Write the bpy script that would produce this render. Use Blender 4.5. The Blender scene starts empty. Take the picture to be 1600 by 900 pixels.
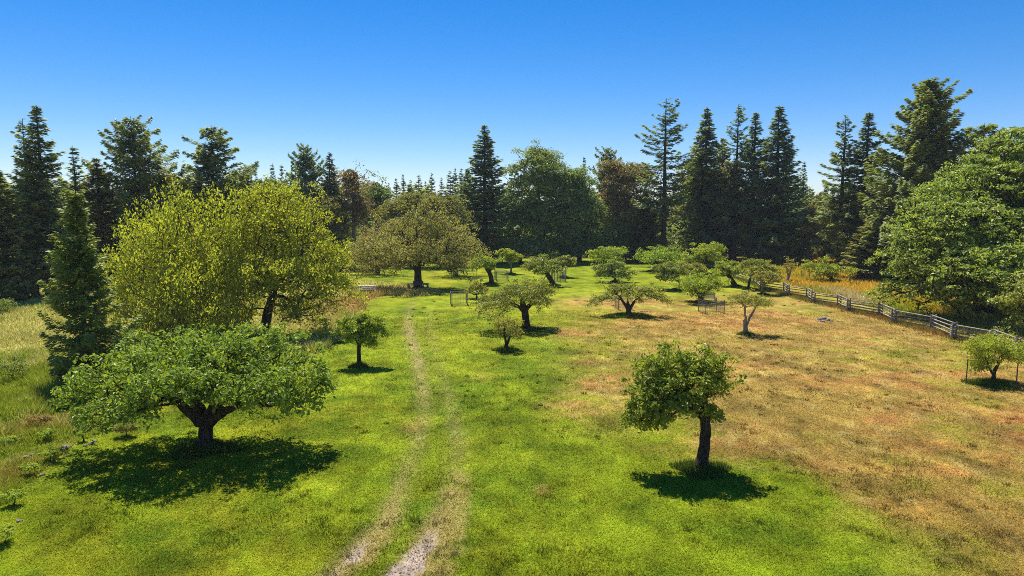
import bpy, math, numpy as np
from mathutils import Vector
# ------------------------------------------------------------------ camera, sky, sun, exposure
scene = bpy.context.scene
CAMH, FPX = 9.0, 1080.0; HAZE = .0002
PITCH = math.atan(120/FPX)
cd = bpy.data.cameras.new('camera'); cam = bpy.data.objects.new('camera', cd)
scene.collection.objects.link(cam); scene.camera = cam
cam.location = (0, 0, CAMH); cam.rotation_euler = (math.pi/2-PITCH, 0, 0)
cd.sensor_width = 36.0; cd.lens = 36.0*FPX/1600; cd.clip_start = 0.1; cd.clip_end = 9000

SUN_EL = math.radians(63); SUN_AZ = math.radians(-20)       # azimuth from +Y towards +X
w = bpy.data.worlds.new('World'); scene.world = w; w.use_nodes = True
nt = w.node_tree; bg = nt.nodes['Background']
sky = nt.nodes.new('ShaderNodeTexSky'); sky.sky_type = 'NISHITA'; sky.sun_disc = False
sky.sun_elevation = SUN_EL; sky.sun_rotation = SUN_AZ
sky.air_density = 1.0; sky.dust_density = 0.15; sky.ozone_density = 3.0; sky.altitude = 1200
hs = nt.nodes.new('ShaderNodeHueSaturation'); hs.inputs['Saturation'].default_value = 1.45
tint = nt.nodes.new('ShaderNodeMix'); tint.data_type = 'RGBA'; tint.blend_type = 'MULTIPLY'; tint.inputs[0].default_value = 1; tint.inputs[7].default_value = (.93, .88, 1.0, 1)
nt.links.new(sky.outputs[0], hs.inputs['Color']); nt.links.new(hs.outputs[0], tint.inputs[6]); nt.links.new(tint.outputs[2], bg.inputs['Color'])
bg.inputs['Strength'].default_value = 0.090
sl = bpy.data.lights.new('sun', 'SUN'); sl.energy = 4.9; sl.angle = math.radians(0.5); sl.color = (1.0, 0.955, 0.87)
so = bpy.data.objects.new('sun', sl); scene.collection.objects.link(so)
sv = Vector((math.sin(SUN_AZ)*math.cos(SUN_EL), math.cos(SUN_AZ)*math.cos(SUN_EL), math.sin(SUN_EL)))
so.rotation_euler = sv.to_track_quat('Z', 'Y').to_euler(); so.location = (0, 0, 60)
scene.view_settings.view_transform = 'Standard'; scene.view_settings.look = 'None'
scene.view_settings.exposure = 0.62; scene.view_settings.gamma = 1.0
scene.view_settings.use_curve_mapping = False
scene.render.engine = 'CYCLES'
cy = scene.cycles
cy.max_bounces = 6; cy.diffuse_bounces = 3; cy.glossy_bounces = 2; cy.transmission_bounces = 4; cy.transparent_max_bounces = 4
cy.use_denoising = False; cy.denoiser = 'OPENIMAGEDENOISE'; cy.denoising_prefilter = 'ACCURATE'; cy.filter_width = 0.95; cy.caustics_reflective = False; cy.caustics_refractive = False
cy.use_adaptive_sampling = False; cy.sample_clamp_indirect = 4.0

# ------------------------------------------------------------------ placement helpers
cth, sth = math.cos(PITCH), math.sin(PITCH)
def ray(px, py):
    dx, dy = (px-800)/FPX, (450-py)/FPX
    return np.array([dx, cth+dy*sth, -sth+dy*cth])
def G(px, py):
    """Ground point seen at a place of the photograph."""
    d = ray(px, py); t = CAMH/(-d[2]); p = d*t
    return np.array([p[0], p[1], 0.0])
def at(px, py, Y):
    d = ray(px, py); t = Y/d[1]
    return np.array([d[0]*t, Y, CAMH+d[2]*t])

def hash2(ix, iy, s):
    h = (ix.astype(np.int64)*374761393 + iy.astype(np.int64)*668265263 + s*1442695041) & 0x7fffffff
    h = ((h ^ (h >> 13))*1274126177) & 0x7fffffff
    return ((h ^ (h >> 16)) & 0xffff)/65535.0
def vnoise(x, y, s=0):
    ix, iy = np.floor(x), np.floor(y); fx, fy = x-ix, y-iy
    fx = fx*fx*(3-2*fx); fy = fy*fy*(3-2*fy)
    a = hash2(ix, iy, s); b = hash2(ix+1, iy, s); c = hash2(ix, iy+1, s); d = hash2(ix+1, iy+1, s)
    return (a*(1-fx)+b*fx)*(1-fy)+(c*(1-fx)+d*fx)*fy
def fbm(x, y, s=0, o=4):
    r = 0; a = 0.5; t = 0
    for k in range(o):
        r = r+a*vnoise(x, y, s+k*17); t += a; a *= 0.55; x = x*2.03+5.1; y = y*2.03+1.7
    return r/t
def sstep(a, b, x):
    t = np.clip((x-a)/(b-a), 0, 1); return t*t*(3-2*t)

# boundary between mown lawn and the rough meadow on the left
EDGE = np.array([G(*p)[:2] for p in [(-60,860),(0,800),(90,712),(180,668),(255,628),(340,560),(420,548),(500,553),(545,522),(565,492),(575,470),(600,462),(668,462),(690,455),(650,446),(560,438),(480,436),(300,430)]])
def edge_side(x, y):
    """Signed distance-ish: positive inside the rough meadow (left of the edge)."""
    poly = np.vstack([EDGE, [-600, EDGE[-1][1]], [-600, -50], [EDGE[0][0], -50]])
    inside = np.zeros(x.shape, bool); n = len(poly); j = n-1
    dmin = np.full(x.shape, 1e9)
    for i in range(n):
        xi, yi = poly[i]; xj, yj = poly[j]
        c = ((yi > y) != (yj > y))
        with np.errstate(divide='ignore', invalid='ignore'):
            xx = (xj-xi)*(y-yi)/(yj-yi+1e-12)+xi
        inside ^= c & (x < xx)
        j = i
    for i in range(len(EDGE)-1):
        dmin = np.minimum(dmin, segdist(x, y, EDGE[i], EDGE[i+1])[0])
    return np.where(inside, dmin, -dmin)
def segdist(x, y, a, b):
    ab = b-a; L = ab@ab
    t = np.clip(((x-a[0])*ab[0]+(y-a[1])*ab[1])/L, 0, 1)
    return np.hypot(x-(a[0]+t*ab[0]), y-(a[1]+t*ab[1])), t
def poly_field(x, y, pts, strengths, width):
    out = np.zeros(x.shape)
    P = [G(*p)[:2] for p in pts]
    for i in range(len(P)-1):
        d, t = segdist(x, y, P[i], P[i+1])
        s = strengths[i]*(1-t)+strengths[i+1]*t
        out = np.maximum(out, s*np.exp(-(d/width)**2))
    return out
def blob(x, y, px, py, rx, ry):
    c = G(px, py); ex = rx*c[1]/FPX; ey = (G(px, py-ry)[1]-G(px, py+ry)[1])/2
    return np.exp(-(((x-c[0])/ex)**2+((y-c[1])/ey)**2))
def gz(x, y):
    x = np.asarray(x, float); y = np.asarray(y, float)
    return 0.16*(fbm(x*0.06, y*0.06, 91, 3)-0.5)+0.03*(vnoise(x*0.45, y*0.45, 5)-0.5)

TREEBASES = []      # (x, y, radius, strength) unmown grass under trees
FENCE_PX = [(1150,433),(1173,442),(1196,451),(1220,457),(1238,462),(1256,467),(1277,473),(1304,479),(1333,486),(1367,494),(1405,505),(1448,516),(1499,530),(1545,542),(1600,556),(1660,572)]
FENCE = np.array([G(*p)[:2] for p in FENCE_PX])
def behind_fence(x, y):
    """positive beyond the fence"""
    xs = FENCE[:, 0]; ys = FENCE[:, 1]
    o = np.argsort(xs)
    yy = np.interp(x, xs[o], ys[o])
    return sstep(-0.3, 1.0, y-yy)*sstep(FENCE[0][0]-1, FENCE[0][0]+6, x)

def ground_color(x, y, fine=True):
    n1 = fbm(x*0.11, y*0.07, 3); n2 = fbm(x*0.5, y*0.28, 21); n3 = fbm(x*1.9+0.6*y, y*1.1, 47, 3)
    n4 = fbm(x*0.35+0.25*y, y*0.9-0.2*x, 77, 3)
    green = np.array([.190, .235, .0120]); deep = np.array([.100, .158, .0095]); ygreen = np.array([.275, .270, .018])
    dry = np.array([.315, .205, .052]); orange = np.array([.375, .182, .058]); straw = np.array([.50, .42, .15])
    def mix(c, d, t): return c*(1-t[..., None])+d*t[..., None]
    c = np.broadcast_to(green, x.shape+(3,)).copy()
    c = mix(c, np.broadcast_to(ygreen, c.shape), sstep(.38, .68, n1*0.6+n3*0.4)*0.75)
    c = mix(c, np.broadcast_to(deep, c.shape), sstep(.46, .68, n2*0.6+n4*0.4)*0.75)
    # dryness: orchard right of the track
    trackx = np.interp(y, [15, 22, 30, 45, 60, 140], [.2, -.6, -1.2, -2.2, -1.0, 8])
    D = sstep(1.5, 11.5, x-trackx-1.0+ (n1-.5)*7)*0.86*sstep(96, 66, y+(n1-.5)*22)
    for b in [(1130,590,170,40,.7),(880,640,60,26,.75),(935,470,48,9,.9),(850,768,26,16,.7),(1290,640,160,60,.5),(1000,620,90,60,.35),
              (1500,800,160,50,.4),(1490,600,160,35,.35),(345+300,665,22,10,.5),(900,520,40,9,.45),(560,650,0.1,1,.0),(1080,505,70,8,.6),(960,880,30,16,.5),(1180,520,240,22,.45),(755,590,20,10,.3)]:
        D = D+b[4]*blob(x, y, b[0], b[1], b[2], b[3])
    for b in [(1100,765,150,34,1.0),(1240,770,75,34,.8),(930,820,90,70,.75),(800,640,70,40,.4),(1040,450,120,22,.45),(1430,575,140,8,.35),(1010,780,120,60,.5),(860,440,200,14,.7),(1420,850,240,50,.35),(1200,870,160,40,.3)]:
        D = D-b[4]*blob(x, y, b[0], b[1], b[2], b[3])
    D = np.clip(D+(n2-.5)*1.0*sstep(.1, .5, D)+(n4-.5)*1.0*sstep(.05, .5, D)+(n3-.5)*.7*sstep(.05, .5, D), 0, 1)
    dd = mix(np.broadcast_to(dry, c.shape), np.broadcast_to(orange, c.shape), sstep(.42, .72, n4*.5+n1*.5))
    dd = mix(dd, np.broadcast_to(straw, c.shape), sstep(.55, .8, n3)*.45)
    c = mix(c, dd, D*.88)
    c = c*(.45+1.08*fbm(x*.8+.2*y, y*.55, 133, 4))[..., None]*(.66+.66*fbm(x*3.3, y*2.0, 135, 3))[..., None]
    # wheel tracks
    tr = np.maximum(poly_field(x, y, [(480,925),(545,880),(605,812),(650,705),(664,640),(655,570),(640,520),(638,490),(648,465)], [1,1,.7,.35,.38,.7,.85,.4,.12], .36),
                    poly_field(x, y, [(600,930),(640,885),(682,815),(705,770),(716,700),(706,640),(690,580),(672,520),(672,480)], [1.2,1.2,.85,.42,.36,.26,.2,.2,.1], .34))
    tr = np.clip(tr*(0.4+1.5*n3)*(.55+.95*n2), 0, 1)
    c = mix(c, np.broadcast_to(np.array([.30, .245, .09]), c.shape), np.clip(tr*1.1, 0, 1)*.85)
    st = np.maximum(poly_field(x, y, [(640,930),(700,850),(715,770),(710,700)], [1.1,1,.7,.2], .75), poly_field(x, y, [(520,930),(590,850),(640,760)], [.9,.9,.2], .55))
    c = mix(c, np.broadcast_to(np.array([.36, .29, .095]), c.shape), sstep(.42, .75, st*(.2+1.5*fbm(x*3.5, y*2.4, 201, 3)))*.75)
    gr = np.maximum(poly_field(x, y, [(590,945),(640,885),(690,810)], [1.8,1.6,.1], .48), poly_field(x, y, [(470,945),(545,880),(610,805)], [1.1,1.0,.05], .30))
    gr = sstep(.40, .66, gr*(.1+1.3*n3+.4*(fbm(x*6, y*5, 171, 3)-.5)))
    c = mix(c, np.broadcast_to(np.array([.36, .28, .21]), c.shape)*(.7+.6*fbm(x*5, y*5, 9, 3))[..., None], gr)
    # rough meadow
    e = edge_side(x, y)
    m = sstep(-.25, .5, e+(n3-.5)*1.2)
    mc = mix(np.broadcast_to(np.array([.24, .28, .02]), c.shape), np.broadcast_to(np.array([.42, .385, .11]), c.shape), sstep(.40, .66, n1*.4+n2*.45+.30*sstep(32, 46, y)-.02+.5*(n3-.5)))
    mc = mix(mc, np.broadcast_to(np.array([.30, .19, .05]), c.shape), np.clip(.9*blob(x, y, 650, 475, 70, 16)+.7*blob(x, y, 230, 640, 70, 16)+.7*blob(x, y, 60, 668, 40, 18)+.6*blob(x, y, 20, 740, 40, 26)+.5*blob(x, y, 120, 620, 50, 14)+.8*blob(x, y, 560, 470, 60, 20), 0, 1))
    c = mix(c, mc, m)
    # golden grass beyond the fence
    bf = behind_fence(x, y)
    bc = mix(np.broadcast_to(np.array([.36, .32, .022]), c.shape), np.broadcast_to(np.array([.50, .34, .045]), c.shape), sstep(.4, .6, n1*.5+n2*.5))
    bc = mix(bc, np.broadcast_to(np.array([.44, .36, .18]), c.shape), np.clip(poly_field(x, y, [(1300,452),(1335,462),(1352,478)], [.9,1,.7], 1.6)+.8*poly_field(x, y, [(1540,505),(1640,530)], [1,1], 1.2), 0, 1))
    bc = mix(bc, np.broadcast_to(np.array([.19, .24, .02]), c.shape), poly_field(x, y, [(1380,480),(1470,500),(1560,525)], [.8,.8,.8], 2.2))
    c = mix(c, bc, bf)
    # forest floor
    ff = sstep(128, 140, y+4*(n2-.5))
    c = mix(c, np.broadcast_to(np.array([.09, .07, .03]), c.shape), ff)
    return c, m, tr, gr, D

# ------------------------------------------------------------------ mesh helpers
COL = scene.collection
def link_mesh(name, V, F, mat, parent=None, v=None, col=None, smooth=False, k=None, mats=None, mi=None):
    me = bpy.data.meshes.new(name)
    V = np.asarray(V, np.float32).reshape(-1, 3)
    me.vertices.add(len(V)); me.vertices.foreach_set('co', V.ravel())
    if not isinstance(F, list): F = [F]
    F = [np.asarray(f, np.int32) for f in F if len(f)]
    nl = sum(f.size for f in F); npoly = sum(len(f) for f in F)
    me.loops.add(nl); me.polygons.add(npoly)
    me.loops.foreach_set('vertex_index', np.concatenate([f.ravel() for f in F]))
    tot = np.concatenate([np.full(len(f), f.shape[1], np.int32) for f in F])
    st = np.concatenate([[0], np.cumsum(tot)[:-1]]).astype(np.int32)
    me.polygons.foreach_set('loop_start', st)
    try: me.polygons.foreach_set('loop_total', tot)
    except Exception: pass
    me.polygons.foreach_set('use_smooth', np.full(npoly, smooth))
    if v is not None:
        a = me.attributes.new('v', 'FLOAT', 'POINT'); a.data.foreach_set('value', np.asarray(v, np.float32))
    if col is not None:
        a = me.attributes.new('col', 'FLOAT_COLOR', 'POINT')
        c4 = np.ones((len(V), 4), np.float32); c4[:, :3] = col; a.data.foreach_set('color', c4.ravel())
    me.materials.append(mat)
    me.update(calc_edges=True); me.validate()
    o = bpy.data.objects.new(name, me); COL.objects.link(o)
    if parent is not None: o.parent = parent
    return o
def tag(o, label=None, cat=None, group=None, kind=None):
    if label: o['label'] = label
    if cat: o['category'] = cat
    if group: o['group'] = group
    if kind: o['kind'] = kind
    return o
def empty(name, loc, rz=0):
    o = bpy.data.objects.new(name, None); COL.objects.link(o); o.location = loc; o.rotation_euler = (0, 0, rz); o.empty_display_size = .3
    return o
def copy_tree(o, parent=None):
    c = o.copy(); COL.objects.link(c)
    if parent is not None: c.parent = parent
    for ch in list(o.children): copy_tree(ch, c)
    return c

class MB:
    """collects boxes and bars into one mesh"""
    def __init__(s): s.V = []; s.F = []; s.n = 0
    def box(s, c, size, rz=0, tilt=0, roll=0):
        from mathutils import Euler
        h = np.array(size)/2
        P = np.array([[x, y, z] for x in (-1, 1) for y in (-1, 1) for z in (-1, 1)])*h
        M = np.array(Euler((roll, tilt, rz)).to_matrix())
        P = P@M.T+np.array(c)
        s.V.append(P); s.F.append(np.array([[0,1,3,2],[4,6,7,5],[0,4,5,1],[2,3,7,6],[0,2,6,4],[1,5,7,3]])+s.n); s.n += 8
        return s
    def bar(s, a, b, r, k=6, r2=None, flat=1.0, wob=0):
        a = np.array(a, float); b = np.array(b, float); d = b-a; L = np.linalg.norm(d); d /= L
        ref = np.array([0, 0, 1.]) if abs(d[2]) < .9 else np.array([1., 0, 0])
        u = np.cross(d, ref); u /= np.linalg.norm(u); v = np.cross(u, d)
        r2 = r if r2 is None else r2
        an = np.arange(k)/k*2*np.pi+.4
        ring = lambda c, r: c+np.outer(np.cos(an), u)*r+np.outer(np.sin(an), v)*r*flat
        s.V.append(np.vstack([ring(a, r), ring(b, r2)]))
        i = np.arange(k); j = (i+1) % k
        s.F.append(np.stack([i, j, j+k, i+k], 1)+s.n)
        # caps (fans of quads/tris handled as tri strips)
        for base in (0, k):
            for q in range(1, k-1):
                t = [base, base+q, base+q+1, base+q+1] if base == 0 else [base, base+q, base+q+1, base+q+1]
                s.T = getattr(s, 'T', []); s.T.append(np.array([[t[0], t[1], t[2]]])+s.n)
        s.n += 2*k
        return s
    def build(s, name, mat, parent=None):
        F = [np.vstack(s.F)]
        if getattr(s, 'T', None): F.append(np.vstack(s.T))
        return link_mesh(name, np.vstack(s.V), F, mat, parent)

def leaves(C, size, rng, up=0.6, out=None, aspect=.62, droop=.2, hang=0.0, v=None):
    """rhombic bent leaf faces at centres C"""
    n = len(C)
    N = rng.normal(size=(n, 3)); N /= np.linalg.norm(N, axis=1)[:, None]; N *= .8
    N[:, 2] += up*.7
    if out is not None: N += out
    N /= np.linalg.norm(N, axis=1)[:, None]
    A = rng.normal(size=(n, 3)); A[:, 2] -= hang
    A -= N*(A*N).sum(1)[:, None]; A /= np.linalg.norm(A, axis=1)[:, None]+1e-9
    S = np.cross(N, A)
    l = (size*rng.uniform(.45, 1.5, n))[:, None]
    wv = l*aspect
    tip = C+A*l*.5; tip[:, 2] -= (droop*l[:, 0])
    base = C-A*l*.5
    V = np.stack([base, C+S*wv*.5+N*l*.06, tip, C-S*wv*.5+N*l*.06], 1).reshape(-1, 3)
    F = np.arange(4*n).reshape(n, 4)
    return V, F

# ------------------------------------------------------------------ materials
def newmat(name):
    m = bpy.data.materials.new(name); m.use_nodes = True
    n = m.node_tree; b = n.nodes['Principled BSDF']; return m, n, b
def leaf_mat(name, c0, c1, trans=.35, rough=.5, spec=.35, tcol=None):
    m, n, b = newmat(name)
    a = n.nodes.new('ShaderNodeAttribute'); a.attribute_name = 'v'
    r = n.nodes.new('ShaderNodeMix'); r.data_type = 'RGBA'
    r.inputs[6].default_value = (*c0, 1); r.inputs[7].default_value = (*c1, 1)
    n.links.new(a.outputs['Fac'], r.inputs[0])
    oi = n.nodes.new('ShaderNodeObjectInfo')
    h = n.nodes.new('ShaderNodeHueSaturation')
    mr = n.nodes.new('ShaderNodeMapRange'); mr.inputs[3].default_value = .485; mr.inputs[4].default_value = .512
    n.links.new(oi.outputs['Random'], mr.inputs[0]); n.links.new(mr.outputs[0], h.inputs['Hue'])
    n.links.new(r.outputs[2], h.inputs['Color'])
    n.links.new(h.outputs[0], b.inputs['Base Color'])
    b.inputs['Roughness'].default_value = rough; b.inputs['Specular IOR Level'].default_value = spec*.45
    t = n.nodes.new('ShaderNodeBsdfTranslucent')
    g = n.nodes.new('ShaderNodeMix'); g.data_type = 'RGBA'; g.blend_type = 'MULTIPLY'; g.inputs[0].default_value = 1
    g.inputs[7].default_value = (*(tcol or (1.35, 1.3, .45)), 1)
    n.links.new(h.outputs[0], g.inputs[6]); n.links.new(g.outputs[2], t.inputs['Color'])
    ms = n.nodes.new('ShaderNodeMixShader'); ms.inputs[0].default_value = trans
    n.links.new(b.outputs[0], ms.inputs[1]); n.links.new(t.outputs[0], ms.inputs[2])
    n.links.new(ms.outputs[0], n.nodes['Material Output'].inputs[0])
    return m
def noise_mat(name, c0, c1, scale, rough=.9, bump=.4, stretch=(1, 1, 1), dist=.03, detail=6, spec=.2):
    m, n, b = newmat(name)
    tc = n.nodes.new('ShaderNodeTexCoord'); mp = n.nodes.new('ShaderNodeMapping'); mp.inputs['Scale'].default_value = stretch
    nz = n.nodes.new('ShaderNodeTexNoise'); nz.inputs['Scale'].default_value = scale; nz.inputs['Detail'].default_value = detail; nz.inputs['Roughness'].default_value = .65
    r = n.nodes.new('ShaderNodeValToRGB'); r.color_ramp.elements[0].position = .35; r.color_ramp.elements[1].position = .65
    r.color_ramp.elements[0].color = (*c0, 1); r.color_ramp.elements[1].color = (*c1, 1)
    n.links.new(tc.outputs['Object'], mp.inputs[0]); n.links.new(mp.outputs[0], nz.inputs[0]); n.links.new(nz.outputs[0], r.inputs[0])
    n.links.new(r.outputs[0], b.inputs['Base Color'])
    bp = n.nodes.new('ShaderNodeBump'); bp.inputs['Strength'].default_value = bump; bp.inputs['Distance'].default_value = dist
    n.links.new(nz.outputs[0], bp.inputs['Height']); n.links.new(bp.outputs[0], b.inputs['Normal'])
    b.inputs['Roughness'].default_value = rough; b.inputs['Specular IOR Level'].default_value = spec
    return m
M = {}
M['apple'] = leaf_mat('apple_leaf', (.115, .185, .018), (.42, .50, .075), .42, .42, .6)
M['apple_olive'] = leaf_mat('apple_leaf_olive', (.12, .165, .020), (.42, .45, .080), .42, .42, .85)
M['apple_pale'] = leaf_mat('apple_leaf_pale', (.21, .21, .040), (.47, .44, .11), .42, .5, .5)
M['apple_fresh'] = leaf_mat('apple_leaf_fresh', (.17, .25, .020), (.46, .53, .065), .46, .42, .6)
M['willow'] = leaf_mat('yellow_green_leaf', (.265, .285, .030), (.54, .54, .09), .57, .5, .4)
M['brownish'] = leaf_mat('brown_green_leaf', (.18, .19, .045), (.50, .47, .16), .42, .5, .7)
M['maple'] = leaf_mat('maple_leaf', (.11, .175, .020), (.54, .60, .12), .40, .42, .7)
M['maple_dark'] = leaf_mat('dark_maple_leaf', (.11, .185, .05), (.42, .50, .15), .40, .42, .6)
M['fir'] = leaf_mat('fir_needles', (.13, .18, .072), (.38, .45, .17), .32, .5, .5)
M['fir_light'] = leaf_mat('light_fir_needles', (.115, .175, .035), (.38, .42, .085), .3, .5, .5)
M['fir_olive'] = leaf_mat('olive_fir_needles', (.16, .19, .05), (.44, .45, .14), .34, .5, .4)
M['madrone'] = leaf_mat('madrone_leaf', (.20, .165, .065), (.46, .36, .17), .38, .5, .6)
M['olive'] = leaf_mat('olive_leaf', (.17, .18, .045), (.40, .38, .12), .40, .5, .4)
M['bush'] = leaf_mat('dry_bush_leaf', (.22, .165, .035), (.46, .35, .09), .34, .55, .7)
M['bark'] = noise_mat('bark', (.020, .014, .010), (.085, .062, .044), 9, .95, .9, (1, 1, .35), .03, spec=.05)
M['bark_pale'] = noise_mat('pale_bark', (.14, .115, .09), (.32, .28, .23), 9, .95, .8, (1, 1, .35), .04)
M['bark_fir'] = noise_mat('fir_bark', (.028, .02, .015), (.085, .062, .045), 5, .95, .9, (1, 1, .25), .08)
M['rail'] = noise_mat('weathered_rail_wood', (.14, .122, .10), (.40, .365, .305), 6, .85, .6, (1, 1, 1), .02)
M['plank'] = noise_mat('grey_plank_wood', (.30, .285, .27), (.58, .56, .54), 7, .8, .4, (.3, 3, 3), .01)
M['plank_dark'] = noise_mat('dark_plank_wood', (.10, .085, .08), (.27, .235, .22), 7, .8, .4, (.3, 3, 3), .01)
M['steel'] = noise_mat('rusty_steel', (.05, .035, .028), (.14, .10, .08), 20, .7, .2)
M['wire'] = noise_mat('galvanised_wire', (.16, .16, .15), (.30, .30, .28), 20, .5, .1)
M['wood_post'] = noise_mat('old_stake_wood', (.12, .095, .07), (.30, .25, .19), 8, .9, .5, (1, 1, .3), .02)
M['stone'] = noise_mat('pale_stone', (.12, .10, .08), (.32, .28, .235), 5, .9, .6, (1, 1, 1), .03)
M['gravel'] = noise_mat('pale_gravel', (.30, .24, .18), (.50, .42, .34), 5, .9, .3)
M['dead'] = leaf_mat('dead_twig', (.20, .16, .11), (.36, .31, .24), .1, .8, .1, (1, 1, 1))

M['wood2'] = leaf_mat('wood_leaf', (.17, .22, .06), (.45, .50, .17), .38, .55, .4)
M['under'] = leaf_mat('undergrowth_leaf', (.14, .20, .06), (.40, .46, .15), .38, .5, .4)
def grass_mat(name, ground):
    m, n, b = newmat(name)
    a = n.nodes.new('ShaderNodeAttribute'); a.attribute_name = 'col'
    b.inputs['Roughness'].default_value = .9; b.inputs['Specular IOR Level'].default_value = .03
    if ground:
        tc = n.nodes.new('ShaderNodeTexCoord')
        def nz(sc, det, stretch=(1, 1, 1)):
            mp = n.nodes.new('ShaderNodeMapping'); mp.inputs['Scale'].default_value = stretch
            x = n.nodes.new('ShaderNodeTexNoise'); x.inputs['Scale'].default_value = sc; x.inputs['Detail'].default_value = det; x.inputs['Roughness'].default_value = .7
            n.links.new(tc.outputs['Object'], mp.inputs[0]); n.links.new(mp.outputs[0], x.inputs[0]); return x
        fine = nz(6.5, 6); mid = nz(1.1, 5, (1, .6, 1))
        def mr(src, lo, hi, a0=.3, a1=.7):
            x = n.nodes.new('ShaderNodeMapRange'); x.inputs[1].default_value = a0; x.inputs[2].default_value = a1; x.inputs[3].default_value = lo; x.inputs[4].default_value = hi
            n.links.new(src, x.inputs[0]); return x
        f = mr(fine.outputs[0], .62, 1.35); g = mr(mid.outputs[0], .74, 1.24)
        mu = n.nodes.new('ShaderNodeMath'); mu.operation = 'MULTIPLY'; n.links.new(f.outputs[0], mu.inputs[0]); n.links.new(g.outputs[0], mu.inputs[1])
        h = n.nodes.new('ShaderNodeHueSaturation'); n.links.new(a.outputs['Color'], h.inputs['Color']); n.links.new(mu.outputs[0], h.inputs['Value'])
        hm = nz(3.2, 4); hh = mr(hm.outputs[0], .48, .515); n.links.new(hh.outputs[0], h.inputs['Hue'])
        n.links.new(h.outputs[0], b.inputs['Base Color'])
        bp = n.nodes.new('ShaderNodeBump'); bp.inputs['Strength'].default_value = .9; bp.inputs['Distance'].default_value = .07
        n.links.new(fine.outputs[0], bp.inputs['Height']); n.links.new(bp.outputs[0], b.inputs['Normal'])
    else:
        n.links.new(a.outputs['Color'], b.inputs['Base Color'])
        t = n.nodes.new('ShaderNodeBsdfTranslucent'); n.links.new(a.outputs['Color'], t.inputs['Color'])
        ms = n.nodes.new('ShaderNodeMixShader'); ms.inputs[0].default_value = .4
        n.links.new(b.outputs[0], ms.inputs[1]); n.links.new(t.outputs[0], ms.inputs[2])
        n.links.new(ms.outputs[0], n.nodes['Material Output'].inputs[0])
    return m
M['ground'] = grass_mat('lawn_ground', True); M['blade'] = grass_mat('grass_blade', False)

# ------------------------------------------------------------------ ground sheet
def axis(lo, hi, step, far):
    a = np.arange(lo, hi+step, step); out = [a]
    s = step; x = hi
    L = []
    while x < far: s *= 1.35; x += s; L.append(x)
    s = step; x = lo; K = []
    while x > -far: s *= 1.35; x -= s; K.append(x)
    return np.concatenate([K[::-1], a, L])
gx = axis(-75, 90, .36, 3000); gy = axis(12, 145, .36, 3000)
XX, YY = np.meshgrid(gx, gy)
cg, mm_, tr_, gr_, D_ = ground_color(XX, YY)
nx, ny = len(gx), len(gy)
idx = np.arange(nx*ny).reshape(ny, nx)
Fg = np.stack([idx[:-1, :-1], idx[:-1, 1:], idx[1:, 1:], idx[1:, :-1]], -1).reshape(-1, 4)
zz = gz(XX, YY)
far = np.maximum(np.abs(XX), np.abs(YY)) > 400
zz = np.where(far, 0, zz)
# ditch-like lip along the meadow edge
zz = zz-np.where(gr_ > 0, .03*gr_, 0)-.02*tr_
Vg = np.stack([XX, YY, zz], -1).reshape(-1, 3)
g = link_mesh('ground', Vg, Fg, M['ground'], col=cg.reshape(-1, 3), smooth=True)
tag(g, kind='structure')

# thin summer air between the camera and the wood
hb = MB().box((0, 0, 19), (2*gx[-1]+40, 2*gy[-1]+40, 42)); hm = bpy.data.materials.new('air'); hm.use_nodes = True
hn = hm.node_tree; hn.nodes.remove(hn.nodes['Principled BSDF']); pv = hn.nodes.new('ShaderNodeVolumePrincipled')
pv.inputs['Color'].default_value = (.86, .92, 1, 1); pv.inputs['Density'].default_value = HAZE
hn.links.new(pv.outputs[0], hn.nodes['Material Output'].inputs['Volume'])
if HAZE > 0: tag(hb.build('haze', hm), 'thin pale haze over the whole orchard', 'haze', kind='stuff')

# ------------------------------------------------------------------ tree builder
def tube_edges(P, par, R, kfun=lambda r: 6):
    i = np.where(par >= 0)[0]; p = par[i]
    d = P-P[np.maximum(par, 0)]; nr = np.linalg.norm(d, axis=1); d[nr < 1e-6] = (0, 0, 1); nr[nr < 1e-6] = 1; d = d/nr[:, None]
    d[par < 0] = (0, 0, 1)
    ref = np.array([.83, .5, .25]); U = np.cross(d, ref); U /= np.linalg.norm(U, axis=1)[:, None]+1e-9; W = np.cross(d, U)
    best = {}
    for a, b in zip(i, p):
        if b not in best or R[a] > R[best[b]]: best[b] = a
    main = np.array([best[b] == a and (d[a]@d[b] > .45) for a, b in zip(i, p)])
    Ub = np.where(main[:, None], U[p], U[i]); Wb = np.where(main[:, None], W[p], W[i]); Rb = np.where(main, R[p], np.minimum(R[i]*1.15, R[p]))
    Vs = []; Fs = []; n = 0
    K = np.array([kfun(r) for r in R[i]])
    for k in np.unique(K):
        s = K == k; an = np.arange(k)/k*2*np.pi
        c, sn = np.cos(an), np.sin(an)
        bot = P[p[s]][:, None]+(Ub[s][:, None]*c[None, :, None]+Wb[s][:, None]*sn[None, :, None])*Rb[s][:, None, None]
        top = P[i[s]][:, None]+(U[i[s]][:, None]*c[None, :, None]+W[i[s]][:, None]*sn[None, :, None])*R[i[s]][:, None, None]
        m = s.sum(); V = np.concatenate([bot, top], 1).reshape(-1, 3)
        q = np.arange(k); r = (q+1) % k
        F = np.stack([q, r, r+k, q+k], 1)[None]+(np.arange(m)*2*k)[:, None, None]+n
        Vs.append(V); Fs.append(F.reshape(-1, 4)); n += len(V)
    return np.vstack(Vs), np.vstack(Fs)

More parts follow.
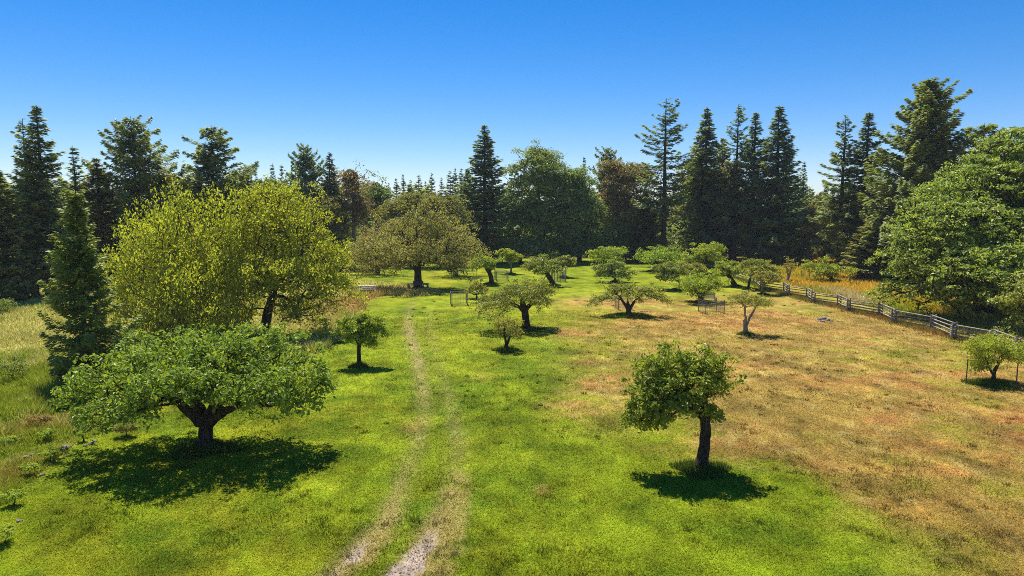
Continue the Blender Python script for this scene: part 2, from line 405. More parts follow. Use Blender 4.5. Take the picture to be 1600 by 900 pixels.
def grow(trunk, trad, par, targets, rng, step=.35, rtip=.012, start=.55, pw=.44, arch=.12, wob=.05, pull=.25):
    """trunk (n,3)+radii, then every target joined to the skeleton"""
    P = [p for p in trunk]; dist = [0.0]
    for k in range(1, len(P)): dist.append(dist[par[k]]+np.linalg.norm(P[k]-P[par[k]]))
    nt_ = len(P); n0 = (par[1:].index(0)+1) if False else nt_
    ntr = next((k for k in range(1, nt_) if par[k] != k-1), nt_)
    top = P[ntr-1]
    ok0 = int(ntr*start)
    order = np.argsort(np.linalg.norm(targets-top, axis=1))
    cap = 60000; A = np.zeros((cap, 3)); A[:nt_] = P; n = nt_; DD = np.zeros(cap); DD[:nt_] = dist; PAR = np.full(cap, -1); PAR[:nt_] = par
    tips = []
    for t in targets[order]:
        q = A[ok0:n]; dv = t-q; ds = np.linalg.norm(dv, axis=1)
        cost = ds+pull*DD[ok0:n]+np.where(dv[:, 2] < -.2*ds, .6*ds, 0)
        j = ok0+int(np.argmin(cost)); p0 = A[j]; L = ds[j-ok0]
        m = max(1, int(math.ceil(L/step)))
        pj = PAR[j]; dr = (A[j]-A[pj])/(np.linalg.norm(A[j]-A[pj])+1e-9) if pj >= 0 else np.array([0, 0, 1.])
        p1 = p0+dr*L*.3+np.array([0, 0, arch*L])+(t-p0)*.2
        last = j
        for s in range(1, m+1):
            u = s/m; p = (1-u)**2*p0+2*u*(1-u)*p1+u*u*t
            if s < m: p = p+rng.normal(0, wob*step*1.6, 3)
            A[n] = p; PAR[n] = last; DD[n] = DD[last]+np.linalg.norm(p-A[last]); last = n; n += 1
        tips.append(last)
    A = A[:n]; PAR = PAR[:n]
    cnt = np.zeros(n); cnt[tips] += 1
    for k in range(n-1, 0, -1):
        if PAR[k] >= 0: cnt[PAR[k]] += cnt[k]
    R = rtip*np.maximum(cnt, 1)**pw
    R[:nt_] = trad
    for k in range(nt_, n): R[k] = min(R[k], R[PAR[k]]*.92)
    R = np.maximum(R, rtip*.6)
    return A, PAR, R, np.array(tips), nt_

def resample(pts, rad, step=.25, rng=None, wob=.02):
    pts = np.array(pts, float); rad = np.array(rad, float)
    d = np.concatenate([[0], np.cumsum(np.linalg.norm(np.diff(pts, axis=0), axis=1))])
    n = max(4, int(d[-1]/step)+1); s = np.linspace(0, d[-1], n)
    # smooth by catmull via repeated averaging
    out = np.stack([np.interp(s, d, pts[:, k]) for k in range(3)], 1); r = np.interp(s, d, rad)
    for _ in range(2): out[1:-1] = (out[:-2]+2*out[1:-1]+out[2:])/4
    if rng is not None:
        out[1:-1] += rng.normal(0, wob, (n-2, 3))*np.array([1, 1, .3]); r = r*(1+rng.normal(0, .025, n))
    r[0] *= 1.32; r[1] *= 1.08
    return out, r

def ell_targets(lobes, n, rng, shell=5.0, lowcut=.55):
    """points in a union of ellipsoids, gathered near the shell"""
    vol = np.array([l[3]*l[4] for l in lobes]); pr = vol/vol.sum()
    ch = rng.choice(len(lobes), n, p=pr); out = []
    for i, l in enumerate(lobes):
        m = (ch == i).sum()
        d = rng.normal(size=(m, 3)); d /= np.linalg.norm(d, axis=1)[:, None]
        low = (d[:, 2] < 0) & (rng.random(m) < lowcut); d[low, 2] *= -1
        r = rng.random(m)**(1/shell)
        out.append(np.array(l[:3])+d*r[:, None]*np.array(l[3:6]))
    return np.vstack(out)
def thin(T, dmin, rng):
    keep = []
    for p in T[rng.permutation(len(T))]:
        if not keep or np.min(np.sum((np.array(keep)-p)**2, 1)) > dmin*dmin: keep.append(p)
    return np.array(keep)

def tree_parts(name, loc, trunk, trad, lobes, seed, leafmat, barkmat, n=120, leaf=.13, per=55, sig=(.3, .3, .17), label='', cat='tree', group=None,
               rtip=.013, step=.35, start=.55, shell=4.0, lowcut=.55, up=.7, hang=0., arch=.12, pull=.25, extra_targets=None, pw=.44, dmin=None, wob=.05, alongleaf=.12, droop=.2, bare=0.0, limbs=None, gap=.2, gfreq=None, dome=1.0, brad=None, bspace=1.1, bdroop=.45, btilt=.35, bthick=.12, inner=0, sprigs=.07):
    """lobes / trunk in coordinates local to the tree's base"""
    rng = np.random.default_rng(seed)
    root = empty(name, loc); tag(root, label, cat, group)
    tp, tr = resample(trunk, trad, .22, rng, .008)
    tp = list(tp); tr = list(tr); par = [-1]+list(range(len(tp)-1)); ntp = len(tp)
    for pl, rl in (limbs or []):
        q, qr = resample(pl, rl, .22, rng, .02); j = int(np.argmin([np.linalg.norm(q[0]-a) for a in tp[:ntp]])); last = j
        for a, b in zip(q[1:], qr[1:]): tp.append(a); tr.append(b); par.append(last); last = len(tp)-1
    tp = np.array(tp); tr = np.array(tr)
    if brad:
        lobes_in = lobes; lobes = [(*l[:3], l[3]-min(.55*brad, .35*l[3]), l[4]-min(.55*brad, .35*l[4]), l[5]-min(.3*brad, .3*l[5])) for l in lobes]
        K = thin(ell_targets(lobes, int(n*.8), rng, shell, lowcut), brad*bspace, rng)
        if gap > 0: K = K[rng.random(len(K)) > gap*.5]
        m = max(3, int(n/len(K))); cc = np.array([l[:3] for l in lobes]).mean(0)
        bk = np.repeat(K, m, 0); bs = np.repeat(rng.uniform(.7, 1.3, len(K)), m)
        o = bk-cc; o[:, 2] = 0; o /= np.linalg.norm(o, axis=1)[:, None]+1e-6
        aa = rng.random(len(bk))*6.283; rr = np.sqrt(rng.random(len(bk)))*brad*bs
        off = np.stack([np.cos(aa)*rr, np.sin(aa)*rr, np.zeros(len(bk))], 1)
        off[:, 2] = -bdroop*rr*rr/brad-btilt*(off*o).sum(1)+rng.normal(0, bthick*brad, len(bk))
        T = bk+off
    else: T = ell_targets(lobes, n, rng, shell, lowcut)
    if sprigs:
        E = ell_targets([(*l[:3], l[3]*1.16+.08, l[4]*1.16+.08, l[5]*1.2+.08) for l in (lobes_in if brad else lobes)], int(len(T)*sprigs), rng, 30, .45)
        T = np.vstack([T, E])
    if gap > 0 and not brad:
        f = gfreq or .9/max(sig[0]*2.2, .3)
        nn = fbm((T[:, 0]+T[:, 2]*.7)*f+seed, (T[:, 1]*.9-T[:, 2]*.8)*f+7, seed, 2); T = T[nn > np.quantile(nn, gap)]
    if extra_targets is not None: T = np.vstack([T, extra_targets])
    T = thin(T, dmin or sig[0]*.85, rng)
    T[:, 2] = np.maximum(T[:, 2], .35)
    A, PAR, R, tips, nt_ = grow(tp, tr, par, T, rng, step, rtip, start, pw, arch, wob, pull)
    kf = (lambda r: 12 if r > .12 else (7 if r > .045 else (5 if r > .02 else 3)))
    V, F = tube_edges(A, PAR, R, kf)
    link_mesh('trunk', V, F, M[barkmat], root, smooth=True)
    lt = A[tips] if bare <= 0 else A[tips][rng.random(len(tips)) > bare]
    C = np.repeat(lt, per, 0); cv = np.repeat(rng.random(len(lt)), per)
    sc = np.repeat(rng.uniform(.7, 1.3, (len(lt), 1)), per, 0)
    dv = rng.normal(size=C.shape); dv /= np.linalg.norm(dv, axis=1)[:, None]
    dv[:, 2] = np.where((dv[:, 2] < 0) & (rng.random(len(C)) < .5), -dv[:, 2], dv[:, 2])
    C = C+dv*(rng.random(len(C))**.45)[:, None]*np.array(sig)*1.75*sc
    outv = dv*dome
    if alongleaf > 0:
        thinbr = np.where((R < rtip*3.2))[0]
        m = int(len(C)*alongleaf); pick = rng.choice(thinbr, m)
        C2 = A[pick]+rng.normal(size=(m, 3))*np.array(sig)*.55; C = np.vstack([C, C2]); cv = np.concatenate([cv, rng.random(m)]); outv = np.vstack([outv, np.zeros((m, 3))])
    V, F = leaves(C, leaf, rng, up=up, out=outv, hang=hang, droop=droop)
    lv = np.clip(.45*cv+.55*rng.random(len(C)), 0, 1)
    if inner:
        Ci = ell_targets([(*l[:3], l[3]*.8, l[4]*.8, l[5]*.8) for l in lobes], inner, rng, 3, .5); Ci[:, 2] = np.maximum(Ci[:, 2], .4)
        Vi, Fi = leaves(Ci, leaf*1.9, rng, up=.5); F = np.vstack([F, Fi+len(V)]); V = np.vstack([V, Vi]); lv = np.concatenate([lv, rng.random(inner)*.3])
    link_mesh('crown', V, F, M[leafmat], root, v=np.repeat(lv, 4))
    return root

def auto_lobes(cx, cz, rx, ry, rz, rng, k=6, flat=.75):
    L = [(cx, 0, cz, rx*.72, ry*.72, rz*.85)]
    a0 = rng.random()*6.28
    for i in range(k):
        a = a0+i*2*math.pi/k+rng.normal(0, .25); f = rng.uniform(.48, .62); s = rng.uniform(.34, .46)
        L.append((cx+math.cos(a)*rx*f, math.sin(a)*ry*f, cz+rz*rng.uniform(-.45, .25), rx*s, ry*s, rz*flat*rng.uniform(.5, .8)))
    return L

def orchard(name, base, box, seed, label, mat='apple_olive', bark='bark', trunkpx=None, r0=None, depth=.9, n=110, leaf=None, per=None, lobes_px=None,
            start=.6, group='old apple trees in the orchard', cat='apple tree', sig=None, k=6, step=None, shell=4.0, rtip=None, grass=1.0, sz=.55, limbspx=None, **kw):
    rng = np.random.default_rng(seed+1000)
    b = G(*base); Y = b[1]; mpp = Y/FPX/cth
    z0 = float(gz(b[0], b[1]))
    x0, x1, y0, y1 = box
    cpx = (x0+x1)/2; cpy = (y0+y1)/2
    rx = (x1-x0)/2*mpp*(1.12 if not lobes_px else .97); ry = rx*depth
    c = at(cpx, cpy, Y)
    sina = max(.02, (CAMH-c[2])/math.hypot(Y, CAMH-c[2]))
    app = (y1-y0)/2*mpp
    rz = 1.15*math.sqrt(max(app**2-(ry*sina)**2, (.5*app)**2))
    S = (rx+ry)/2
    if lobes_px:
        L = []
        for q in lobes_px:
            lx, ly, lw, lh = q[:4]; oy = (q[4] if len(q) > 4 else 0)
            cc = at(lx, ly, Y+oy); rr = lw*mpp; ryl = rr*(q[5] if len(q) > 5 else depth)
            zz_ = math.sqrt(max((lh*mpp)**2-(ryl*sina)**2, (.45*lh*mpp)**2))
            L.append((cc[0]-b[0], oy, cc[2]-z0, rr, ryl, zz_))
    else:
        L = auto_lobes(c[0]-b[0], c[2]-z0, rx, ry, rz, rng, k)
    r0 = r0 or .058*S+.025
    if trunkpx:
        tp = [at(p[0], p[1], Y)-np.array([b[0], Y, z0]) for p in trunkpx]; tr = [p[2]*mpp for p in trunkpx]
        tp[0][2] = -.05
        if not limbspx and len(trunkpx) <= 4 and box[0] > 0:
            kw['limbs'] = []
            q0 = tp[-1]*.62+tp[-2]*.38; q0 = tp[-2]
            for sgn in (-1, 1):
                e = np.array([c[0]-b[0]+sgn*rx*rng.uniform(.3, .5), rng.normal(0, .3)*ry, c[2]-z0-rz*rng.uniform(0, .3)])
                kw['limbs'].append(([q0, q0*.62+e*.38+np.array([0, 0, .1*rz]), e], [tr[-2]*.75, tr[-2]*.55, tr[-2]*.3]))
        if limbspx: kw['limbs'] = [([at(p[0], p[1], Y+(p[3] if len(p) > 3 else 0))-np.array([b[0], Y, z0]) for p in lp], [p[2]*mpp for p in lp]) for lp in limbspx]
    else:
        hz_ = max(.5, c[2]-rz*.55-z0)
        tp = [np.array([0, 0, -.05]), np.array([rng.normal(0, .04), 0, hz_*.5]), np.array([(c[0]-b[0])*.45, 0, hz_]), np.array([(c[0]-b[0])*.8, 0, c[2]-z0])]
        tr = [r0, r0*.82, r0*.7, r0*.4]
        kw['limbs'] = []; j0 = np.array([tp[1][0]*.5+tp[2][0]*.5, 0, hz_*rng.uniform(.55, .85)])
        for sgn, dy_ in ((-1, -.3), (1, .2), (rng.uniform(-.4, .4), .6)):
            e = np.array([c[0]-b[0]+sgn*rx*rng.uniform(.35, .55), dy_*ry, c[2]-z0-rz*rng.uniform(0, .35)])
            kw['limbs'].append(([j0, j0*.55+e*.45+np.array([sgn*.08*rx, 0, -.1*rz]), e], [r0*.55, r0*.42, r0*.22]))
    kw.setdefault('brad', max(.30*S, .42) if lobes_px is None or box[0] > 0 else None)
    lf = leaf or max(.10, Y*.0025)
    sg = sig or max(.13*S, .17)
    tree = tree_parts(name, (b[0], b[1], z0), tp, tr, L, seed, mat, bark, n=n, leaf=lf, per=per or 48, sig=(sg, sg, sg*sz), label=label, cat=cat, group=group,
                      rtip=rtip or max(.010, Y*.00028), step=step or max(.22, .12*S), start=start, shell=shell, **kw)
    if grass: TREEBASES.append((b[0], b[1], max(.5, .33*S)*grass, 1))
    return tree

FAST_TREES = []
# --- the two near trees
orchard('apple_tree', (322,702), (100,518,512,668), 11, 'wide spreading apple tree with thick forked trunk, nearest on the left lawn', 'apple', 'bark',
        trunkpx=[(322,704,14),(320,680,11),(322,662,10.5),(330,645,9),(343,622,8),(352,598,6)], limbspx=[[(320,664,10),(305,652,8.5,-.3),(288,636,7,-.6),(268,620,5,-1)],[(324,664,9),(343,648,7,-.5),(370,632,5.5,-.9),(400,622,4,-1.2)],[(322,660,8),(315,640,7,.8),(300,615,5,1.6)]], sprigs=.12, n=1900, leaf=.14, per=20, sig=.19, start=.5, lowcut=.35, gap=.42, brad=.75, bdroop=.6, bspace=1.15, btilt=.25, bthick=.2, bare=.05, depth=.82, shell=3.2,
        lobes_px=[(330,572,120,54),(235,578,95,47,-.5),(410,568,88,50,.3),(160,600,55,32,-.8),(440,588,56,44),(395,538,75,32,1.6),(260,550,90,36,1.5),(200,630,55,32,-2.2),(140,625,36,24,-1),(490,596,26,22),(400,598,60,22,-1.6),(255,592,60,22,-2.2),(120,606,22,16,0),(215,648,36,16,-2.6),(165,640,40,24,-1),(455,612,40,20,-.5),(474,606,24,24,0),(400,535,60,24,1.5),(150,600,45,30,.6)],
        group='old apple trees in the orchard', step=.34, rtip=.011, pw=.47, grass=.75, sz=.62, pull=.35, wob=.09)
orchard('apple_tree', (1095,733), (973,1162,543,668), 12, 'dense dark leafed apple tree on a bare leaning trunk, nearest on the right', 'apple', 'bark',
        trunkpx=[(1094,736,12),(1098,715,9.5),(1102,690,8.8),(1103,665,8.2),(1100,640,7.6),(1097,615,6)], limbspx=[[(1101,652,8),(1080,632,6,-.3),(1055,622,4.5,-.5),(1030,628,3,-.6)]], sprigs=.14, n=800, leaf=.12, per=26, sig=.15, start=.72, lowcut=.25, gap=.15, brad=.42, bdroop=.7, bspace=1.15, bthick=.22, bare=.05, depth=.85, shell=3.0,
        lobes_px=[(1060,575,55,34),(1025,580,42,30,-.3),(1100,578,42,32,.2),(1010,632,34,24,-.3),(1045,615,50,32,-.2),(1005,648,24,16,-.2),(1085,612,30,26,0),(1125,572,24,16,0),(1085,562,40,20,.6),(1148,600,14,10,0),(1155,606,6,9,0),(1000,610,18,14,0),(1110,636,10,14,0),(1040,636,40,26,-.2),(1080,630,24,22,.3),(1020,565,36,22,.2),(1120,595,30,24,0),(995,645,20,20,0)],
        step=.25, rtip=.010, pw=.46, grass=1.35, sz=.68, wob=.08)
orchard('apple_tree', (562,573), (530,602,486,538), 13, 'small bright green apple tree with one thin straight trunk, beside the track', 'apple_fresh', 'bark',
        trunkpx=[(562,575,4),(560,555,3.2),(561,540,3),(563,520,2.2)], n=320, leaf=.12, per=52, sig=.17, k=7, gap=.1, lobes_px=[(566,508,26,17),(545,500,16,12),(590,514,13,15),(570,498,20,12,.4),(540,512,10,14),(555,524,12,9),(580,528,12,9)], grass=.9)
orchard('apple_tree', (823,515), (738,886,437,487), 14, 'wide flat topped apple tree with single thick trunk, in front of the wire cages', 'apple_olive', 'bark',
        trunkpx=[(823,517,7),(822,500,5.6),(820,485,5.4),(816,472,4.5)], n=420, leaf=.125, per=50, sig=.27, depth=.8,
        lobes_px=[(815,456,42,18),(775,462,30,15),(850,464,30,14),(755,468,18,10),(868,470,17,9),(800,448,26,10,1.5),(838,450,24,10,1.3),(780,474,24,9,-1.4),(745,462,9,9)], sz=.6)
orchard('apple_tree', (791,548), (770,822,492,530), 15, 'small shrubby apple tree with many upright shoots, before the wide flat topped tree', 'apple_pale', 'bark',
        trunkpx=[(791,550,4),(791,540,3.2),(792,533,2.6)], n=110, leaf=.10, per=26, sig=.18, start=.5, sz=1.0, grass=1.4, up=.2, lobes_px=[(796,512,22,16),(784,508,14,14),(808,518,12,12),(790,500,14,8)])
orchard('apple_tree', (983,494), (925,1040,437,474), 16, 'open crowned apple tree with forked trunk, on a dark grass ring in the dry lawn', 'apple_olive', 'bark',
        trunkpx=[(983,496,5),(982,484,3.8),(981,476,3.4)], n=230, leaf=.125, per=38, sig=.24, depth=.8, start=.7, grass=2.0,
        lobes_px=[(975,458,28,12),(945,458,20,10),(1005,452,28,14),(1025,460,15,9),(960,450,22,8,1.2),(990,446,18,9,.8),(933,462,8,8)], wob=.09)
orchard('apple_tree', (1165,523), (1137,1210,457,484), 17, 'pale yellowish apple tree with thin V shaped trunk, on the dry lawn', 'apple_pale', 'bark_pale',
        trunkpx=[(1165,525,4.2),(1165,510,3.4),(1164,500,3)], n=130, leaf=.11, per=34, sig=.19, start=.6, grass=1.0,
        lobes_px=[(1172,465,28,8),(1150,468,14,9),(1195,474,14,8),(1162,462,20,7,.7),(1185,470,16,8)], wob=.07)
orchard('apple_tree', (1095,472), (1054,1141,424,459), 18, 'round green apple tree in the grove, beside the small grey bench', 'apple_fresh', 'bark', n=230, per=44, depth=.85,
        trunkpx=[(1095,473,4.6),(1095,464,3.9),(1093,456,3.4)])
orchard('apple_tree', (1191,460), (1175,1221,422,442), 19, 'small pale flat topped apple tree beside the start of the rail fence', 'apple_pale', 'bark_pale', n=100, per=40)
orchard('apple_tree', (1169,452), (1159,1218,404,430), 20, 'flat topped apple tree behind the small pale one near the fence', 'apple_olive', 'bark', n=130, per=44)
orchard('apple_tree', (1149,447), (1117,1163,405,428), 21, 'apple tree with dark trunk leaning left, in the back of the grove', 'apple_fresh', 'bark', n=110, per=44,
        trunkpx=[(1149,448,4.4),(1145,440,3.8),(1138,430,3.2),(1137,422,2.6)])
orchard('apple_tree', (1061,453), (1018,1073,406,436), 22, 'leafy apple tree in the left of the grove', 'apple_olive', 'bark', n=150, per=44)
orchard('apple_tree', (1083,445), (1060,1110,410,428), 23, 'apple tree hidden in the middle of the grove, only its pale top showing', 'apple_pale', 'bark', n=100, per=44)
orchard('apple_tree', (1022,424), (994,1063,383,410), 24, 'broad apple tree at the back left of the grove', 'apple_fresh', 'bark', n=140, per=44)
orchard('apple_tree', (1102,428), (1070,1136,378,409), 25, 'tallest dome shaped apple tree at the back of the grove', 'apple_fresh', 'bark', n=170, per=44)
orchard('apple_tree', (961,441), (926,987,405,433), 26, 'round headed apple tree, front one of the middle pair', 'apple_olive', 'bark', n=130, per=44)
orchard('apple_tree', (955,429), (923,983,385,406), 27, 'domed apple tree, rear one of the middle pair', 'apple_fresh', 'bark', n=120, per=44)
orchard('apple_tree', (768,443), (733,787,395,422), 28, 'apple tree with curved trunk standing between two thin stakes', 'apple_fresh', 'bark', n=130, per=44,
        trunkpx=[(768,444,4.6),(768,435,3.6),(765,426,3.2),(760,420,2.6)])
orchard('apple_tree', (798,428), (775,816,387,407), 29, 'small apple tree with straight grey trunk, at the edge of the dark wood', 'apple_fresh', 'bark_pale', n=90, per=44)
orchard('apple_tree', (865,446), (815,879,400,426), 30, 'apple tree with trunk leaning left on a wooden prop', 'apple_olive', 'bark', n=140, per=44,
        trunkpx=[(865,448,5),(861,438,4),(855,428,3.6),(850,420,3)])
orchard('apple_tree', (880,433), (864,898,399,411), 31, 'low flat apple tree behind the round wire guard', 'apple_olive', 'bark', n=80, per=40)
orchard('apple_tree', (745,467), (727,762,440,466), 32, 'scrubby young apple tree beside the square wire cage', 'apple_pale', 'bark', n=80, per=30, sz=1.0, up=.3, grass=0)
orchard('apple_tree', (1303,439), (1257,1314,405,430), 33, 'low flat apple tree leaning left in the golden grass beyond the fence', 'apple_fresh', 'bark', n=120, per=44,
        trunkpx=[(1303,440,3.4),(1298,434,2.8),(1292,427,2.4),(1287,420,2)])
orchard('apple_tree', (1229,440), (1222,1245,402,426), 34, 'nearly bare little apple tree in the golden grass', 'apple_pale', 'bark_pale', n=50, per=9, sig=.25, up=.2, grass=0,
        trunkpx=[(1229,441,2.4),(1232,433,2),(1235,424,1.6)])
orchard('apple_tree', (1328,443), (1315,1338,413,434), 35, 'thin sparse sapling in the golden grass, left of the large maple', 'apple_fresh', 'bark_pale', n=50, per=12, sig=.25, up=.2, grass=0)
orchard('apple_tree', (1552,600), (1497,1612,524,580), 36, 'multi stemmed young apple tree between two thin stakes, at the right edge', 'apple_fresh', 'bark',
        trunkpx=[(1552,601,3.6),(1552,588,3),(1554,578,2.6)], n=260, leaf=.10, per=40, sig=.2, start=.3, grass=1.9, pull=.4, sz=.9, up=.35,
        lobes_px=[(1555,548,38,20),(1525,545,24,15),(1585,548,24,20),(1535,565,18,12),(1565,535,30,12,.5),(1575,566,18,12)])

# --- the big trees of the lawn
def bigtree(name, base, seed, label, mat, lobes_px, trunkpx, cat='tree', bark='bark', group=None, **kw):
    kw.setdefault('brad', 1.15)
    return orchard(name, base, (0, 100, 0, 100), seed, label, mat, bark, trunkpx=trunkpx, lobes_px=lobes_px, cat=cat, group=group, **kw)
bigtree('weeping_tree', (285,530), 41, 'weeping yellow green tree behind the wide apple tree, at the left', 'willow',
        [(285,400,85,85),(230,420,60,70),(340,400,60,80),(285,345,60,42),(215,380,40,40),(195,465,38,55),(300,450,80,50,-2.5),(250,330,30,22,.5),(350,455,40,45,-1.5),(230,490,50,36,-1),(285,495,85,38,-1),(195,505,30,34),(370,450,40,60,.5),(180,440,22,50),(340,355,46,44,.5),(255,315,22,16),(200,350,20,18),(368,345,36,34,.5),(378,405,36,50,-.5),(350,320,24,18,0)],
        [(285,532,9),(287,500,8),(284,460,7),(286,410,5)], bthick=.5, bdroop=1.2, brad=1.2, bspace=1.15, dome=.4, n=1900, leaf=.155, per=20, sig=.26, depth=.9, start=.3, sz=2.0, hang=1.4, up=.15, droop=.45, step=.5, rtip=.014, shell=3.0, cat='weeping tree', grass=0, lowcut=.3, pull=.4, wob=.08, arch=.3)
bigtree('yellow_green_tree', (412,520), 42, 'large yellow green tree with dark forked trunk and drooping right limb, left of the track', 'willow',
        [(440,340,70,50),(480,380,60,45),(400,370,60,50),(520,415,38,40),(410,310,50,28),(455,310,40,22),(500,430,50,30,-1.5),(540,445,18,30),(430,420,70,36,-2.5),(370,400,40,50),(470,300,30,14),(520,460,22,24,-1),(375,450,38,50,.5),(470,470,50,20,-1)],
        [(414,522,9),(416,505,7.8),(418,488,7.2),(425,465,6),(432,440,5)], bthick=.2, bdroop=.8, brad=1.2, bspace=1.15, dome=.6, n=1900, leaf=.155, per=22, sig=.27, depth=.9, start=.4, sz=.85, hang=.6, up=.3, step=.5, rtip=.016, shell=2.6, cat='tree', grass=0, pull=.32, wob=.09, arch=.2)
bigtree('spreading_tree', (653,450), 43, 'wide brownish green tree with a wooden bench round its trunk', 'brownish',
        [(652,370,62,45),(600,385,45,36),(705,385,45,34),(650,345,40,26),(575,400,26,24),(735,395,20,20),(620,350,34,20),(690,350,30,18),(588,400,40,28,-1),(722,398,34,28,-1),(570,385,30,30,1),(640,392,50,20,-4),(560,408,20,20),(640,330,20,14),(672,322,16,12),(745,405,14,18)],
        [(654,452,7),(653,440,6),(653,425,5.4),(652,405,4)], n=1100, leaf=.19, per=24, sig=.36, depth=.85, start=.5, sz=.8, step=.6, rtip=.022, shell=2.2, grass=0, wob=.09, brad=1.5, bspace=1.0, bthick=.3, gap=.25, lowcut=.15)
bigtree('spreading_tree', (712,431), 44, 'brown green tree half hidden behind the wide tree with the bench', 'brownish',
        [(715,385,40,30),(690,395,30,22),(740,395,22,22),(715,405,40,12)],
        [(712,432,4),(712,420,3.4),(712,400,3)], n=260, leaf=.2, per=36, sig=.5, sz=.6, step=.7, rtip=.024, grass=0)
bigtree('spreading_tree', (590,428), 45, 'rusty brown tree left behind the wide tree with the bench', 'madrone',
        [(590,380,36,36),(570,395,26,26),(610,370,26,26)],
        [(590,430,4),(590,410,3.4),(590,390,3)], n=260, leaf=.21, per=30, sig=.5, sz=.7, step=.7, rtip=.024, grass=0)
bigtree('big_maple', (1535,492), 46, 'huge dense rounded maple filling the right edge, its boughs reaching the ground', 'maple',
        [(1560,350,130,135,2),(1500,380,95,95,-2),(1450,410,66,60,-1),(1600,290,110,95,2),(1410,430,40,36,0),(1390,445,26,22,0),(1520,300,60,60,3),(1470,340,50,50,2),(1475,450,60,28,-3),(1640,400,110,90,-2),(1560,420,90,50,-6),(1600,245,85,58,3),(1555,250,48,34,4),(1500,285,50,36,2),(1410,385,30,34,0),(1475,322,58,56,0),(1440,352,44,46,0),(1530,262,46,34,2),(1525,330,75,75,1),(1500,300,40,34,1),(1430,385,46,44,1),(1540,280,50,40,0)],
        [(1535,495,15),(1536,470,13),(1540,430,11),(1550,380,8)], n=7500, leaf=.225, per=24, sig=.34, depth=.85, start=.3, sz=.45, inner=9000, step=.9, rtip=.03, shell=6, grass=0, lowcut=.55, cat='maple tree', up=1.0, dmin=.36, sprigs=.012, alongleaf=.02, gap=.1, brad=1.6, bspace=.95, bdroop=.45, btilt=.3, bthick=.05)
bigtree('maple_bough_shrub', (1600,530), 47, 'low leafy maple shrub at the right frame edge, in front of the big maple', 'maple',
        [(1605,480,38,34),(1585,490,24,26),(1630,470,40,40),(1600,450,22,22)],
        [(1605,532,5),(1605,510,4),(1605,490,3)], n=240, leaf=.2, per=44, sig=.42, sz=.5, step=.6, rtip=.02, grass=0, cat='shrub', up=.9)

